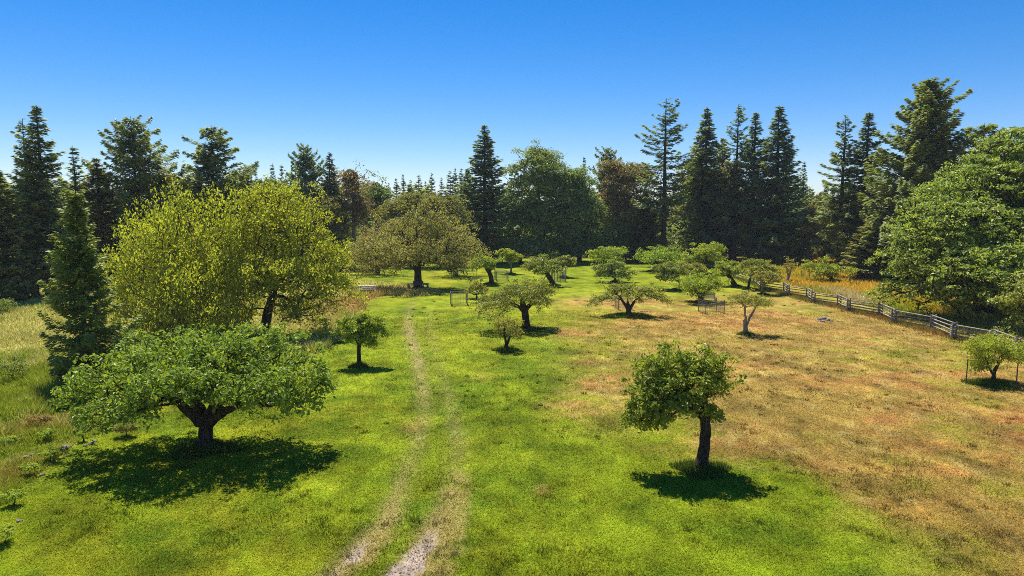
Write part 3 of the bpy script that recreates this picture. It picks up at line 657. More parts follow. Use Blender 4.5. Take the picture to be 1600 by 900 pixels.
# ------------------------------------------------------------------ conifers
def conifer_mesh(H, R, seed, crown0=.12, taper=.85, droop=.25, upturn=.15, irregular=.25, spacing=.55, nb=5, dens=1.0, q=.55, top_flat=0.0, gap=0.0, lod=1.0, width=.46):
    """arrays of needle sprays and wood of one conifer standing at the origin"""
    rng = np.random.default_rng(seed)
    zs = []; z = crown0*H
    while z < H-.3:
        zs.append(z); z += spacing*rng.uniform(.7, 1.3)*(1.15-.5*z/H)
    B0 = []; az = []; Ls = []; sl = []
    side = rng.random(12)*irregular*1.3
    for z in zs:
        t = (z-crown0*H)/(H*(1-crown0))
        prof = (1-t)**taper if top_flat <= 0 else min(1, ((1-t)/top_flat))**.6*(.55+.45*math.sin(min(1, t*1.25)*math.pi*.6+.4))
        prof *= min(1, .5+t*5)
        k = max(3, int(round(nb*rng.uniform(.7, 1.3)*(1-.35*t))))
        a0 = rng.random()*6.28
        for i in range(k):
            if rng.random() < gap: continue
            a = a0+i*6.283/k+rng.normal(0, .25)
            L = R*prof*(1-side[int(a/6.283*12) % 12])*(1+irregular*rng.normal(0, .5))
            L = max(.35, min(L, R*1.12))
            B0.append(z+rng.normal(0, .1)); az.append(a); Ls.append(L); sl.append(-droop*(1-t)+.55*t*(1-top_flat)+rng.normal(0, .08))
    B0 = np.array(B0); az = np.array(az); Ls = np.array(Ls); sl = np.array(sl)
    nbm = len(B0)
    cnt = np.maximum(3, (Ls*(15*dens*lod)*(1+Ls*.22))).astype(int)
    bi = np.repeat(np.arange(nbm), cnt); m = len(bi)
    s = rng.random(m)**.75*.97+.03
    L = Ls[bi]; a = az[bi]
    wid = width*L*(1-s)*(.35+.65*np.minimum(1, s*3))+.10
    lat = rng.uniform(-1, 1, m)*wid
    rad = s*L
    zb = B0[bi]+rad*sl[bi]-droop*.35*L*np.sin(s*3.1)+upturn*L*s**2.2-np.abs(lat)*.22+rng.normal(0, 1, m)*(.06+.028*L)
    ca, sa = np.cos(a), np.sin(a)
    C = np.stack([ca*rad-sa*lat, sa*rad+ca*lat, zb], 1)
    ang = a+np.sign(lat)*rng.uniform(.2, .9, m)
    Dv = np.stack([np.cos(ang), np.sin(ang), -.18+rng.normal(0, .22, m)+sl[bi]*.4], 1); Dv /= np.linalg.norm(Dv, axis=1)[:, None]
    N = rng.normal(0, .38, (m, 3)); N[:, 2] += 1; N -= Dv*(N*Dv).sum(1)[:, None]; N /= np.linalg.norm(N, axis=1)[:, None]
    S = np.cross(N, Dv)
    l = (q*rng.uniform(.6, 1.3, m))[:, None]; wv = l*.46
    V = np.stack([C-Dv*l*.5, C+S*wv*.5, C+Dv*l*.5-np.array([0, 0, 1])*l*.12, C-S*wv*.5], 1).reshape(-1, 3)
    F = np.arange(4*m).reshape(m, 4)
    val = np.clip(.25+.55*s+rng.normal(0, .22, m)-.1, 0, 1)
    # leader
    # wood: trunk + boughs
    nz = 14; tz = np.linspace(-.1, H-.05, nz); P = np.stack([np.cumsum(rng.normal(0, .03, nz))*.6, np.cumsum(rng.normal(0, .03, nz))*.6, tz], 1)
    rr = (H*.0135)*(1-tz/H*.93)+.01; rr[0] *= 1.35
    par = [-1]+list(range(nz-1)); PP = [*P]; RR = [*rr]
    for b in range(nbm):
        if Ls[b] < .8: continue
        p0 = np.array([0, 0, B0[b]]); o = len(PP)
        tr0 = np.interp(B0[b], tz, rr)
        PP.append(p0); RR.append(min(.02+.012*Ls[b], tr0*.6)); par.append(-1)
        for u in (.5, .92):
            r_ = u*Ls[b]; z_ = B0[b]+r_*sl[b]-droop*.35*Ls[b]*math.sin(u*3.1)+upturn*Ls[b]*u**2.2
            PP.append(np.array([math.cos(az[b])*r_, math.sin(az[b])*r_, z_-.04])); RR.append((.02+.012*Ls[b])*(1-u)*.8+.008); par.append(len(PP)-2)
    Vw, Fw = tube_edges(np.array(PP), np.array(par), np.array(RR), lambda r: 8 if r > .07 else 3)
    return V, F, val, Vw, Fw

CON = {}
def con_proto(key, **kw):
    CON[key] = (kw, conifer_mesh(**kw))
con_proto('fir1', H=26, R=4.6, seed=1, crown0=.08, taper=.80, droop=.25, irregular=.22, nb=6, dens=1.35)
con_proto('fir2', H=26, R=4.2, seed=2, crown0=.10, taper=.70, droop=.32, irregular=.30, nb=6, dens=1.3, gap=.08)
con_proto('fir3', H=26, R=5.2, seed=3, crown0=.04, taper=.9, droop=.35, irregular=.2, nb=6, dens=1.5, upturn=.22)
con_proto('airy1', H=30, R=5.6, seed=4, crown0=.28, taper=.55, droop=.3, irregular=.5, nb=5, dens=1.15, spacing=.8, gap=.2, upturn=.22)
con_proto('airy2', H=28, R=5.4, seed=5, crown0=.20, taper=.6, droop=.15, irregular=.45, nb=5, dens=1.2, spacing=.75, gap=.16, upturn=.15)
con_proto('pine1', H=22, R=6.0, seed=6, crown0=.30, taper=.6, droop=.05, irregular=.45, nb=6, dens=1.5, spacing=.62, gap=.15, top_flat=.42, upturn=.2)
con_proto('pine2', H=22, R=5.8, seed=7, crown0=.22, taper=.6, droop=-.15, irregular=.5, nb=5, dens=1.6, spacing=.55, gap=.1, top_flat=.5, upturn=.2)
con_proto('broad', H=27, R=8.5, seed=8, crown0=.10, taper=.62, droop=.05, irregular=.55, nb=8, dens=1.5, spacing=.5, gap=.08, upturn=.22, q=.6, width=.5)
con_proto('slim', H=20, R=2.6, seed=9, crown0=.1, taper=.8, droop=.2, irregular=.25, nb=5, dens=1.2, spacing=.6)
con_proto('far', H=22, R=3.4, seed=10, crown0=.2, taper=.75, droop=.25, irregular=.3, nb=4, dens=.8, spacing=.9, q=.8)
con_proto('young', H=11.2, R=2.6, seed=11, crown0=.02, taper=.88, droop=.22, irregular=.34, nb=8, dens=4.4, spacing=.42, q=.26, upturn=.30, width=.42)
CMESH = {}; WID = {'far': 1.5, 'slim': 1.6, 'pine1': 1.2, 'pine2': 1.2, 'broad': 1.25, 'young': 1.75, 'airy1': 1.5, 'airy2': 1.55}
def conifer(key, x, y, H, halfw, mat, label, group=None, rz=0., name='fir_tree', cat='fir tree', z=0, lean=0):
    kw, (V, F, val, Vw, Fw) = CON[key]
    root = empty(name, (x, y, z), rz); tag(root, label, cat, group)
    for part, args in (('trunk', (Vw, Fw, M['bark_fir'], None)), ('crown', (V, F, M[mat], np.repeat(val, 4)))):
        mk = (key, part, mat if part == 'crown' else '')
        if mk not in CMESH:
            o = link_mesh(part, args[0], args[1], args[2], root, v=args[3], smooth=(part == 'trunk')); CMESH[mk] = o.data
        else:
            o = bpy.data.objects.new(part, CMESH[mk]); COL.objects.link(o); o.parent = root
    s = H/kw['H']; r = WID.get(key, 1.72)*halfw/kw['R'] if halfw else s
    root.scale = (r, r, s)
    return root
def con_px(key, px, top, basepy, hw, mat, label, **kw):
    b = G(px, basepy); Y = b[1]
    t = at(px, top, Y); mpp = Y/FPX
    return conifer(key, t[0], Y, t[2], hw*mpp, mat, label, z=float(gz(t[0], Y))-.05, **kw)

con_px('young', 116, 290, 602, 50, 'fir_light', 'light green young fir, full to the ground, standing in the left meadow', name='young_fir', group=None)
rr_ = np.random.default_rng(77)
FOREST = [
 ('airy2', 34, 184, 462, 42, 'fir', 'tall dark fir with open boughs at the far left, shorter stem of a close pair'),
 ('fir2', 57, 163, 464, 44, 'fir', 'tallest dark fir at the far left, taller stem of a close pair'),
 ('slim', 115, 226, 452, 26, 'fir', 'slim dark fir top right of the close pair at the far left'),
 ('fir3', -4, 262, 470, 42, 'fir_olive', 'olive green fir cut by the left frame edge'),
 ('fir1', 150, 246, 448, 44, 'fir_olive', 'dull olive fir left of the flat topped pine'),
 ('pine1', 205, 180, 446, 60, 'fir', 'flat topped dark pine with bare trunk showing, at the left'),
 ('fir1', 246, 244, 440, 42, 'fir_olive', 'bushy olive fir right behind the flat topped pine'),
 ('pine2', 330, 194, 438, 62, 'fir', 'dark pine with upswept spiky boughs above the yellow green tree'),
 ('fir2', 285, 262, 436, 36, 'fir', 'dark fir left of the spiky upswept pine'),
 ('fir1', 385, 268, 432, 36, 'fir_olive', 'short olive fir right of the spiky upswept pine'),
 ('slim', 425, 254, 412, 13, 'fir', 'left one of two small fir tips above the yellow green tree'),
 ('slim', 439, 256, 412, 13, 'fir', 'right one of two small fir tips above the yellow green tree'),
 ('pine1', 474, 223, 418, 34, 'fir', 'dark ragged pine with flag shaped top, left of the slender fir'),
 ('fir2', 515, 236, 418, 25, 'fir', 'slender dark fir beside the bare topped tree'),
 ('fir1', 470, 300, 416, 34, 'fir_olive', 'low olive fir under the ragged flag topped pine'),
 ('fir1', 757, 195, 411, 40, 'fir', 'tall pointed dark fir left of the dark maple group'),
 ('fir3', 730, 262, 408, 26, 'fir', 'lower fir leaning on the left of the tall pointed fir'),
 ('slim', 913, 243, 398, 10, 'fir', 'tiny lone fir tip right of the dark maple group'),
 ('pine1', 948, 228, 404, 30, 'fir', 'ragged dark pine behind the reddish madrone'),
 ('airy1', 1042, 153, 411, 48, 'fir', 'tall open fir with bare upper trunk, right of the reddish madrone'),
 ('fir1', 1105, 168, 408, 38, 'fir', 'pointed dark fir right of the tall open fir'),
 ('airy2', 1155, 162, 409, 38, 'fir', 'dark fir with rounded top, middle of the right hand clump'),
 ('fir2', 1182, 174, 408, 32, 'fir', 'dark fir between the round topped fir and the steeple shaped fir'),
 ('fir3', 1219, 163, 411, 46, 'fir', 'steeple shaped dark fir with skirts to the ground, right end of the clump'),
 ('fir1', 1130, 215, 404, 30, 'fir_olive', 'lower olive fir inside the right hand clump'),
 ('slim', 1257, 250, 400, 13, 'fir', 'small ragged fir behind the pale olive tree'),
 ('airy2', 1322, 180, 422, 42, 'fir', 'left one of two dark firs joined at the crown, left of the giant fir'),
 ('fir2', 1359, 175, 424, 40, 'fir', 'right one of two dark firs joined at the crown, left of the giant fir'),
 ('broad', 1456, 122, 440, 96, 'fir', 'giant broad irregular fir behind the big maple, tallest on the right'),
 ('fir3', 1402, 285, 438, 48, 'fir_olive', 'olive green fir between the giant fir and the big maple'),
 ('fir1', 1365, 340, 436, 36, 'fir_olive', 'small olive fir left of the big maple'),
 ('pine2', 1540, 190, 442, 60, 'fir', 'dark fir shoulder showing above the big maple crown'),
 ('fir3', 1010, 300, 410, 30, 'fir_light', 'small light green fir under the reddish madrone'),
]
for k, px, top, bp, hw, mat, lab in FOREST:
    con_px(k, px, top, bp, hw, mat, lab, rz=rr_.random()*6.28, name='pine_tree' if k.startswith('pine') else 'fir_tree', cat='pine tree' if k.startswith('pine') else 'fir tree', group='tall conifers along the wood edge')
for px, top in [(606,283),(618,275),(630,272),(642,280),(653,272),(664,278),(676,268),(690,276),(702,266),(711,260),(721,262),(733,258),(400,268),(456,262),(560,278),(1250,275),(1290,285)]:
    con_px('far', px+rr_.normal(0, 1.5), top+rr_.normal(0, 2), 381, 10+rr_.random()*5, 'fir', 'small dark fir tip on the distant skyline', rz=rr_.random()*6.28, group='distant firs on the skyline')

# broadleaf trees of the wood edge
def wood(name, base, seed, label, mat, lobes_px, cat='tree', bark='bark', n=420, leaf=.3, per=46, sig=.7, **kw):
    bx, by = base
    kw.setdefault('sz', .55); kw.setdefault('shell', 3.5); kw.setdefault('gap', .05); kw.setdefault('sprigs', .015); kw.setdefault('inner', int(n*5)); kw.setdefault('brad', 1.9); kw.setdefault('dmin', sig*.85); n = int(n*1.5)
    zt = lobes_px[0][1]
    return bigtree(name, base, seed, label, mat, lobes_px, [(bx, by+1, 4), (bx+1, (by*2+zt)/3, 3.2), (bx, (by+zt*2)/3, 2.6), (bx, zt, 1.6)], cat=cat, bark=bark,
                   n=n, leaf=leaf, per=per, sig=sig, step=1.0, rtip=.035, grass=0, **kw)
wood('maple_tree', (842,409), 61, 'tall dark green maple with domed top, left of the dark maple pair', 'maple_dark', [(845,290,52,60),(810,300,30,55),(880,300,34,50),(845,250,34,26),(830,350,50,46),(800,340,24,50),(870,355,44,40)], cat='maple tree', n=900, up=.9)
wood('maple_tree', (905,409), 62, 'dark green maple with sloping right side, right of the dark maple pair', 'maple_dark', [(905,330,38,56),(895,285,32,30),(925,350,24,40),(915,375,34,26),(885,380,36,22)], cat='maple tree', n=620, up=.9)
wood('maple_tree', (812,411), 63, 'low dark maple reaching the lawn under the tall domed maple', 'maple_dark', [(812,385,32,16),(840,388,28,14),(785,388,18,14)], cat='maple tree', n=260)
wood('maple_tree', (905,408), 64, 'small dark umbrella shaped tree at the lawn end', 'maple_dark', [(905,386,24,10),(890,388,14,8)], cat='maple tree', n=130)
wood('madrone_tree', (975,407), 65, 'reddish brown madrone with rounded top, left of the tall open fir', 'madrone', [(975,285,34,40),(955,265,24,24),(1000,280,24,30),(985,330,40,36),(1010,330,24,30),(950,310,20,30)], cat='madrone tree', n=520, per=38)
wood('evergreen_shrub', (968,408), 66, 'dark rounded evergreen below the reddish madrone', 'maple_dark', [(970,365,32,34),(1000,375,28,26),(950,380,20,20)], cat='shrub', n=380)
wood('madrone_tree', (1142,408), 67, 'brown madrone in front of the dark firs of the right hand clump', 'madrone', [(1143,290,26,40),(1135,330,24,34),(1155,330,18,40)], cat='madrone tree', n=320, per=30)
wood('broadleaf_tree', (1090,404), 68, 'green round tree between the tall open fir and the pointed fir', 'olive', [(1088,275,28,38),(1075,310,26,34),(1105,320,24,36)], n=340, per=40)
wood('broadleaf_tree', (1262,412), 69, 'pale olive tree with light trunk, right of the steeple shaped fir', 'olive', [(1282,325,28,34),(1265,345,24,34),(1300,345,20,30),(1285,370,30,22)], bark='bark_pale', n=420, per=34)
wood('broadleaf_tree', (640,416), 70, 'olive tree rising behind the wide tree with the bench', 'olive', [(650,325,34,34),(620,335,28,28),(680,330,30,30)], n=380, per=38)
wood('broadleaf_tree', (700,414), 71, 'dull olive tree behind the right side of the wide bench tree', 'olive', [(700,325,28,28),(718,345,18,34)], n=260, per=38)
wood('broadleaf_tree', (552,418), 72, 'half bare brown topped tree right of the slender dark fir', 'madrone', [(548,290,26,38),(560,330,26,36),(535,330,22,36)], n=300, per=16, bark='bark_pale', shell=2.2)
wood('broadleaf_tree', (588,413), 73, 'round dark green tree on the skyline left of the distant fir tips', 'maple_dark', [(588,300,20,24),(588,325,22,30)], n=200, per=40)
wood('broadleaf_tree', (505,420), 74, 'grey green tree under the ragged flag topped pine', 'olive', [(505,330,30,40),(525,360,24,34)], n=300, per=38)
wood('broadleaf_tree', (425,424), 78, 'mid green leafy tree behind the right yellow green tree', 'wood2', [(425,300,34,30),(400,330,30,34),(445,335,28,34)], n=360, per=38)
wood('broadleaf_tree', (370,430), 79, 'olive leafy tree showing between the two yellow green crowns and the firs', 'olive', [(372,295,30,26),(350,325,26,34)], n=260, per=38)
wood('broadleaf_tree', (275,436), 80, 'grey green leafy tree behind the left yellow green tree', 'olive', [(270,290,34,28),(300,310,30,30),(245,320,28,34)], n=340, per=38)
wood('bush', (1310,411), 75, 'rusty orange bush in the golden grass', 'bush', [(1310,388,34,18),(1290,395,22,14),(1332,392,20,16)], cat='bush', n=300, per=40, leaf=.22, sig=.45)
wood('bush', (1248,410), 76, 'dark green bush at the foot of the steeple shaped fir', 'maple_dark', [(1248,392,18,14)], cat='bush', n=120, leaf=.22, sig=.45)
wood('bush', (1358,418), 77, 'olive bush between the rusty bush and the big maple', 'olive', [(1358,392,24,24),(1375,400,20,18)], cat='bush', n=260, leaf=.22, sig=.5)

# ------------------------------------------------------------------ wood behind as one mass
def mass(name, items, mat, label, cat):
    Vs, Fs, vs = [], [], []; n = 0
    for V, F, v in items:
        Vs.append(V); Fs.append(F+n); vs.append(v); n += len(V)
    o = link_mesh(name, np.vstack(Vs), np.vstack(Fs), mat, v=np.concatenate(vs)); tag(o, label, cat, kind='stuff'); return o
lows = [conifer_mesh(H=18, R=3.6, seed=300+i, crown0=.03, taper=.7, droop=.25, irregular=.3, spacing=1.0, nb=5, dens=.62, q=1.0, gap=.05) for i in range(4)]
rng = np.random.default_rng(5)
items = []; items2 = []
def edge_y(px):   # how far the clearing reaches in each direction
    return np.interp(px, [-900,-300, 0, 200, 400, 560, 760, 1250, 1340, 1500, 1700, 2400], [50, 66, 80, 92, 105, 125, 138, 138, 118, 100, 92, 70])
for i in range(850):
    px = rng.uniform(-700, 2300); e = edge_y(px); Y = e+rng.random()**1.5*95+6
    x = (px-800)/FPX*Y
    cap = np.interp(px, [-200, 380, 400, 740, 760, 940, 1240, 1290, 1330, 1600], [262, 280, 276, 290, 290, 288, 282, 300, 276, 250])+rng.uniform(0, 34)
    H = (330-cap)/FPX*Y+CAMH
    V, F, v, Vw, Fw = lows[i % 4]
    a = rng.random()*6.28; c, s = math.cos(a), math.sin(a); sc = H/18; rs = rng.uniform(.8, 1.3)
    W = V@np.array([[c, -s, 0], [s, c, 0], [0, 0, 1]]).T*np.array([rs, rs, sc])+np.array([x, Y, 0])
    (items if i % 5 < 3 else items2).append((W, F, np.repeat(v, 4)))
    Wt = Vw[:13*16]@np.eye(3)*np.array([1, 1, sc])+np.array([x, Y, 0])
mass('woodland', items, M['fir'], 'dark conifer wood closing off the clearing behind the orchard', 'woodland')
mass('woodland', items2, M['wood2'], 'lighter olive trees mixed through the wood behind the orchard', 'woodland')
items = []
for i in range(1500):
    px = rng.uniform(-700, 2300); e = edge_y(px)-3; Y = e+rng.random()*34
    x = (px-800)/FPX*Y; hh = rng.uniform(2, 11); R_ = rng.uniform(1.5, 3.2)
    m = 190; C = rng.normal(size=(m, 3)); C /= np.linalg.norm(C, axis=1)[:, None]; C *= (rng.random(m)**.25)[:, None]
    C = C*np.array([R_, R_, hh*.55])+np.array([x, Y, hh*.45]); C[:, 2] = np.abs(C[:, 2])
    V, F = leaves(C, .5, rng, up=.6); items.append((V, F, np.repeat(rng.random(m)*.6+.4*rng.random(), 4)))
mass('undergrowth', items, M['under'], 'dark leafy undergrowth along the foot of the wood', 'undergrowth')

# ------------------------------------------------------------------ split rail fence
rng = np.random.default_rng(8)
f0 = np.array([FENCE[0][0], FENCE[0][1], 0]); fr = empty('split_rail_fence', tuple(f0)); tag(fr, 'weathered grey split rail fence zigzagging down the right side of the orchard', 'fence')
P = []
for i, p in enumerate(FENCE):
    d = FENCE[min(i+1, len(FENCE)-1)]-FENCE[max(i-1, 0)]; d /= np.linalg.norm(d); nrm = np.array([-d[1], d[0]])
    q = p+nrm*(.45 if i % 2 else -.45); P.append(np.array([q[0], q[1], float(gz(q[0], q[1]))])-f0)
for i, p in enumerate(P):
    d = (P[min(i+1, len(P)-1)]-P[max(i-1, 0)])[:2]; d /= np.linalg.norm(d); nrm = np.array([-d[1], d[0], 0])
    for s in (-1, 1):
        b = MB().bar(p+nrm*.17*s+np.array([0, 0, -.1]), p+nrm*.14*s+np.array([0, 0, 1.2+rng.normal(0, .05)])+np.append(rng.normal(0, .04, 2), 0), .075, 6, .065)
        b.build('post', M['rail'], fr)
for i in range(len(P)-1):
    a, b = P[i], P[i+1]; d = (b-a)/np.linalg.norm(b-a)
    off = .09 if i % 2 else 0
    for k in range(4):
        za = .24+k*.26+off+rng.normal(0, .02); zb = .24+k*.26+off+rng.normal(0, .03)
        r = rng.uniform(.06, .085)
        MB().bar(a-d*.25+np.array([0, 0, za]), b+d*.25+np.array([0, 0, zb]), r, 5, r*rng.uniform(.7, 1), .8).build('rail', M['rail'], fr)

# ------------------------------------------------------------------ picnic table, benches
def picnic_table(px, py, rz, label, mat, L=1.85):
    b = G(px, py); t = empty('picnic_table', (b[0], b[1], float(gz(b[0], b[1]))), rz); tag(t, label, 'picnic table')
    m = MB()
    for k in range(5): m.box((0, (k-2)*.15, .75), (L, .138, .04))
    m.build('tabletop', M[mat], t)
    for s in (-1, 1):
        m = MB()
        for k in range(2): m.box((0, s*(.62+k*.15), .44), (L, .138, .04))
        m.build('bench_seat', M[mat], t)
    for s in (-1, 1):
        m = MB(); x = s*L*.36
        for q in (-1, 1): m.bar((x, q*.68, .0), (x, q*.22, .727), .045, 4)
        m.box((x+.05, 0, .375), (.05, 1.52, .09)); m.box((x+.05, 0, .68), (.05, .74, .08)); m.build('leg_frame', M[mat], t)
    return t
picnic_table(574, 457, math.radians(8), 'pale grey wooden picnic table beside the dry grass, left of the track', 'plank', 2.0)
b = G(1108, 472); t = empty('garden_bench', (b[0], b[1], float(gz(b[0], b[1]))), math.radians(176)); tag(t, 'small grey wooden bench in the shade of the round apple tree', 'bench')
m = MB(); [m.box((0, k*.12-.18, .44), (1.3, .11, .035)) for k in range(4)]; m.build('seat', M['plank'], t)
m = MB(); [m.box((0, -.27, .60+k*.14), (1.3, .03, .11)) for k in range(3)]; m.build('backrest', M['plank'], t)
for sx in (-1, 1):
    MB().box((sx*.6, -.3, .46), (.06, .03, .92)).build('leg', M['plank'], t)
    MB().box((sx*.6, .17, .21), (.06, .06, .42)).build('leg', M['plank'], t)
b = G(653.5, 450); t = empty('tree_bench', (b[0], b[1], float(gz(b[0], b[1])))); tag(t, 'dark eight sided wooden bench built round the trunk of the wide brownish tree', 'bench')
Vb, Fb = [], []; n = 0
for ring in range(3):
    r0_, r1_ = .62+ring*.25, .84+ring*.25
    for k in range(8):
        a0, a1 = k*math.pi/4+.39, (k+1)*math.pi/4+.39-.01
        q = [(r*math.cos(a), r*math.sin(a), z) for z in (.50, .54) for r, a in ((r0_, a0), (r1_, a0), (r1_, a1), (r0_, a1))]
        Vb += q; Fb += [[n+0,n+3,n+2,n+1],[n+4,n+5,n+6,n+7],[n,n+1,n+5,n+4],[n+1,n+2,n+6,n+5],[n+2,n+3,n+7,n+6],[n+3,n,n+4,n+7]]; n += 8
link_mesh('seat', Vb, np.array(Fb), M['plank_dark'], t)
for k in range(8):
    a = k*math.pi/4+.39
    m = MB(); m.box((1.2*math.cos(a), 1.2*math.sin(a), .24), (.09, .09, .48), a); m.box((.95*math.cos(a), .95*math.sin(a), .465), (.62, .05, .065), a); m.build('leg', M['plank_dark'], t)
    m = MB(); r_ = .5; am = a+math.pi/8
    m.box((.57*math.cos(am), .57*math.sin(am), .80), (.03, .44, .10), am); m.box((.57*math.cos(am), .57*math.sin(am), .64), (.03, .44, .10), am); m.box((.57*math.cos(am), .57*math.sin(am), .72), (.034, .05, .36), am); m.build('backrest', M['plank_dark'], t)

# ------------------------------------------------------------------ wire guards, stakes, prop
def guard(px, py, w_, h_, label, rnd=False, toprail=True, k=4):
    b = G(px, py); t = empty('wire_tree_guard', (b[0], b[1], float(gz(b[0], b[1]))), .12); tag(t, label, 'tree guard', 'wire guards round young trees')
    if rnd: pts = [(w_/2*math.cos(i*2*math.pi/k), w_/2*math.sin(i*2*math.pi/k)) for i in range(k)]
    else: pts = [(-w_/2, -w_/2), (w_/2, -w_/2), (w_/2, w_/2), (-w_/2, w_/2)]
    for p in pts: MB().bar((p[0], p[1], -.05), (p[0], p[1], h_+.08), .04, 5).build('post', M['wood_post'], t)
    m = MB()
    for i in range(len(pts)):
        a, c = np.array(pts[i]), np.array(pts[(i+1) % len(pts)])
        for z in np.arange(.08, h_, .15): m.bar((*a, z), (*c, z), .007, 3)
        for u in np.arange(.08, 1, .1): q = a+(c-a)*u; m.bar((*q, .02), (*q, h_-.03), .006, 3)
    m.build('wire_mesh', M['wire'], t)
    if toprail:
        for i in range(len(pts)):
            a, c = pts[i], pts[(i+1) % len(pts)]; MB().bar((*a, h_), (*c, h_), .03, 5).build('top_rail', M['wood_post'], t)
    return t
guard(717, 476, 1.55, 1.15, 'square wire cage with wooden rails, standing alone beside the track')
guard(784, 438, 1.5, 1.2, 'low wire cage left behind the propped apple tree', k=4)
guard(873, 440, 1.9, 1.5, 'round wire guard with many stakes beside the propped apple tree', True, False, 8)
guard(974, 483, 1.25, 1.1, 'wire cage half hidden behind the forked trunk apple tree')
guard(1111, 488, 1.7, 1.15, 'wire cage on thin stakes in front of the small grey bench', False, False)
guard(1269, 436, 2.0, 1.0, 'faint wire guard in the golden grass beyond the fence', False, False)
for px, py, h_, lab in [(1509, 600, 1.35, 'thin rusty stake left of the multi stemmed tree at the right edge'), (1587, 607, 1.35, 'thin rusty stake right of the multi stemmed tree at the right edge'),
                    (745, 440, 2.0, 'thin pale stake left of the curved trunk apple tree'), (772.5, 438, 1.9, 'thin pale stake right of the curved trunk apple tree')]:
    b = G(px, py); o = MB().bar((0, 0, -.1), (.02, 0, h_), .028 if h_ < 1.5 else .03, 6).build('stake', M['steel' if h_ < 1.5 else 'wire']); o.location = (b[0], b[1], float(gz(b[0], b[1]))); tag(o, lab, 'stake', 'stakes beside young trees')
b = G(843, 444); e = at(855, 428, G(865, 446)[1]); o = MB().bar((0, 0, 0), tuple(np.array([e[0]-b[0], e[1]-b[1], e[2]])), .055, 6).build('wooden_prop', M['wood_post']); o.location = (b[0], b[1], float(gz(b[0], b[1])))
tag(o, 'wooden prop holding up the leaning apple tree', 'prop')

# ------------------------------------------------------------------ rocks
def rock(px, py, s, seed, label, group=None, flat=.6):
    rg = np.random.default_rng(seed); b = G(px, py)
    import bmesh
    bm = bmesh.new(); bmesh.ops.create_icosphere(bm, subdivisions=2, radius=1)
    for v in bm.verts:
        d = np.array(v.co); k = .75+.5*float(vnoise(np.array([d[0]*1.7+seed]), np.array([d[1]*1.7+d[2]*2.3]), seed)[0])
        v.co = Vector((d[0]*k*s, d[1]*k*s*.8, d[2]*k*s*flat))
    me = bpy.data.meshes.new('rock'); bm.to_mesh(me); bm.free(); me.materials.append(M['stone'])
    o = bpy.data.objects.new('rock', me); COL.objects.link(o); o.location = (b[0], b[1], float(gz(b[0], b[1]))+s*flat*.4); o.rotation_euler = (0, 0, rg.random()*6); tag(o, label, 'rock', group); return o
for i, (px, py, s) in enumerate([(1281,500,.26),(1287,499,.30),(1294,501,.24),(1299,503,.16),(1285,503,.2),(1309,503,.1)]): rock(px, py, s, i, 'pale stone in the small rock pile on the dry lawn near the fence', 'stones of the small rock pile')
for i, (px, py, s) in enumerate([(103,701,.17),(97,704,.11),(143,694,.13),(133,697,.09),(88,673,.10),(30,815,.09),(41,716,.14),(50,712,.1),(66,742,.1),(148,690,.1)]): rock(px, py, s, 20+i, 'pale stone lying along the rough edge of the left lawn', 'stones along the rough lawn edge')

# small meadow shrubs
def shrub(px, py, r, h, mat, seed, label, group=None, twigs=True, per=26):
    b = G(px, py); mpp = b[1]/FPX
    L = [(0, 0, h*.5, r, r, h*.5), (r*.4, 0, h*.4, r*.6, r*.6, h*.4), (-r*.4, .1, h*.45, r*.55, r*.6, h*.4)]
    return tree_parts('shrub', (b[0], b[1], float(gz(b[0], b[1]))), [(0, 0, -.05), (0, 0, .15), (.02, 0, .3*h)], [.03, .025, .015], L, seed, mat, 'bark', n=60, leaf=max(.08, b[1]*.0024), per=per, sig=(r*.2, r*.2, r*.18), label=label, cat='shrub', group=group, start=.2, step=.2, rtip=.008, lowcut=.4)
shrub(19, 594, .8, 1.25, 'fir_light', 201, 'dark little conifer shrub in the left meadow near the frame edge')
shrub(6, 492, 1.0, 1.5, 'fir_light', 202, 'grey green shrub at the left frame edge beyond the straw grass')
shrub(197, 683, .42, .55, 'olive', 203, 'low dry bush under the left boughs of the wide apple tree')
shrub(25, 470, 1.8, 2.4, 'fir_light', 204, 'light leafy shrub at the foot of the firs on the far left')
shrub(66, 452, 1.6, 2.0, 'olive', 205, 'grey green bush in shade at the foot of the tallest left fir')
shrub(100, 640, .3, .4, 'bush', 206, 'rusty weed clump in the rough grass on the left')
shrub(60, 668, .45, .5, 'bush', 207, 'pinkish brown weed clump low in the left meadow')
for i, (px, py, r_, h_) in enumerate([(12,700,.35,.4),(45,745,.3,.32),(78,722,.25,.3),(165,672,.3,.35),(70,690,.3,.35),(22,790,.3,.35),(120,655,.35,.45),(95,560,.4,.6),(130,690,.18,.22),(8,850,.3,.3),(150,640,.3,.4),(35,640,.4,.5)]):
    shrub(px, py, r_, h_, 'apple_fresh', 220+i, 'small green weed clump in the rough grass along the left lawn edge', 'weed clumps in the rough grass', per=14)
shrub(445, 500, .6, .9, 'olive', 208, 'low shrub beside the dark forked trunk of the yellow green tree')

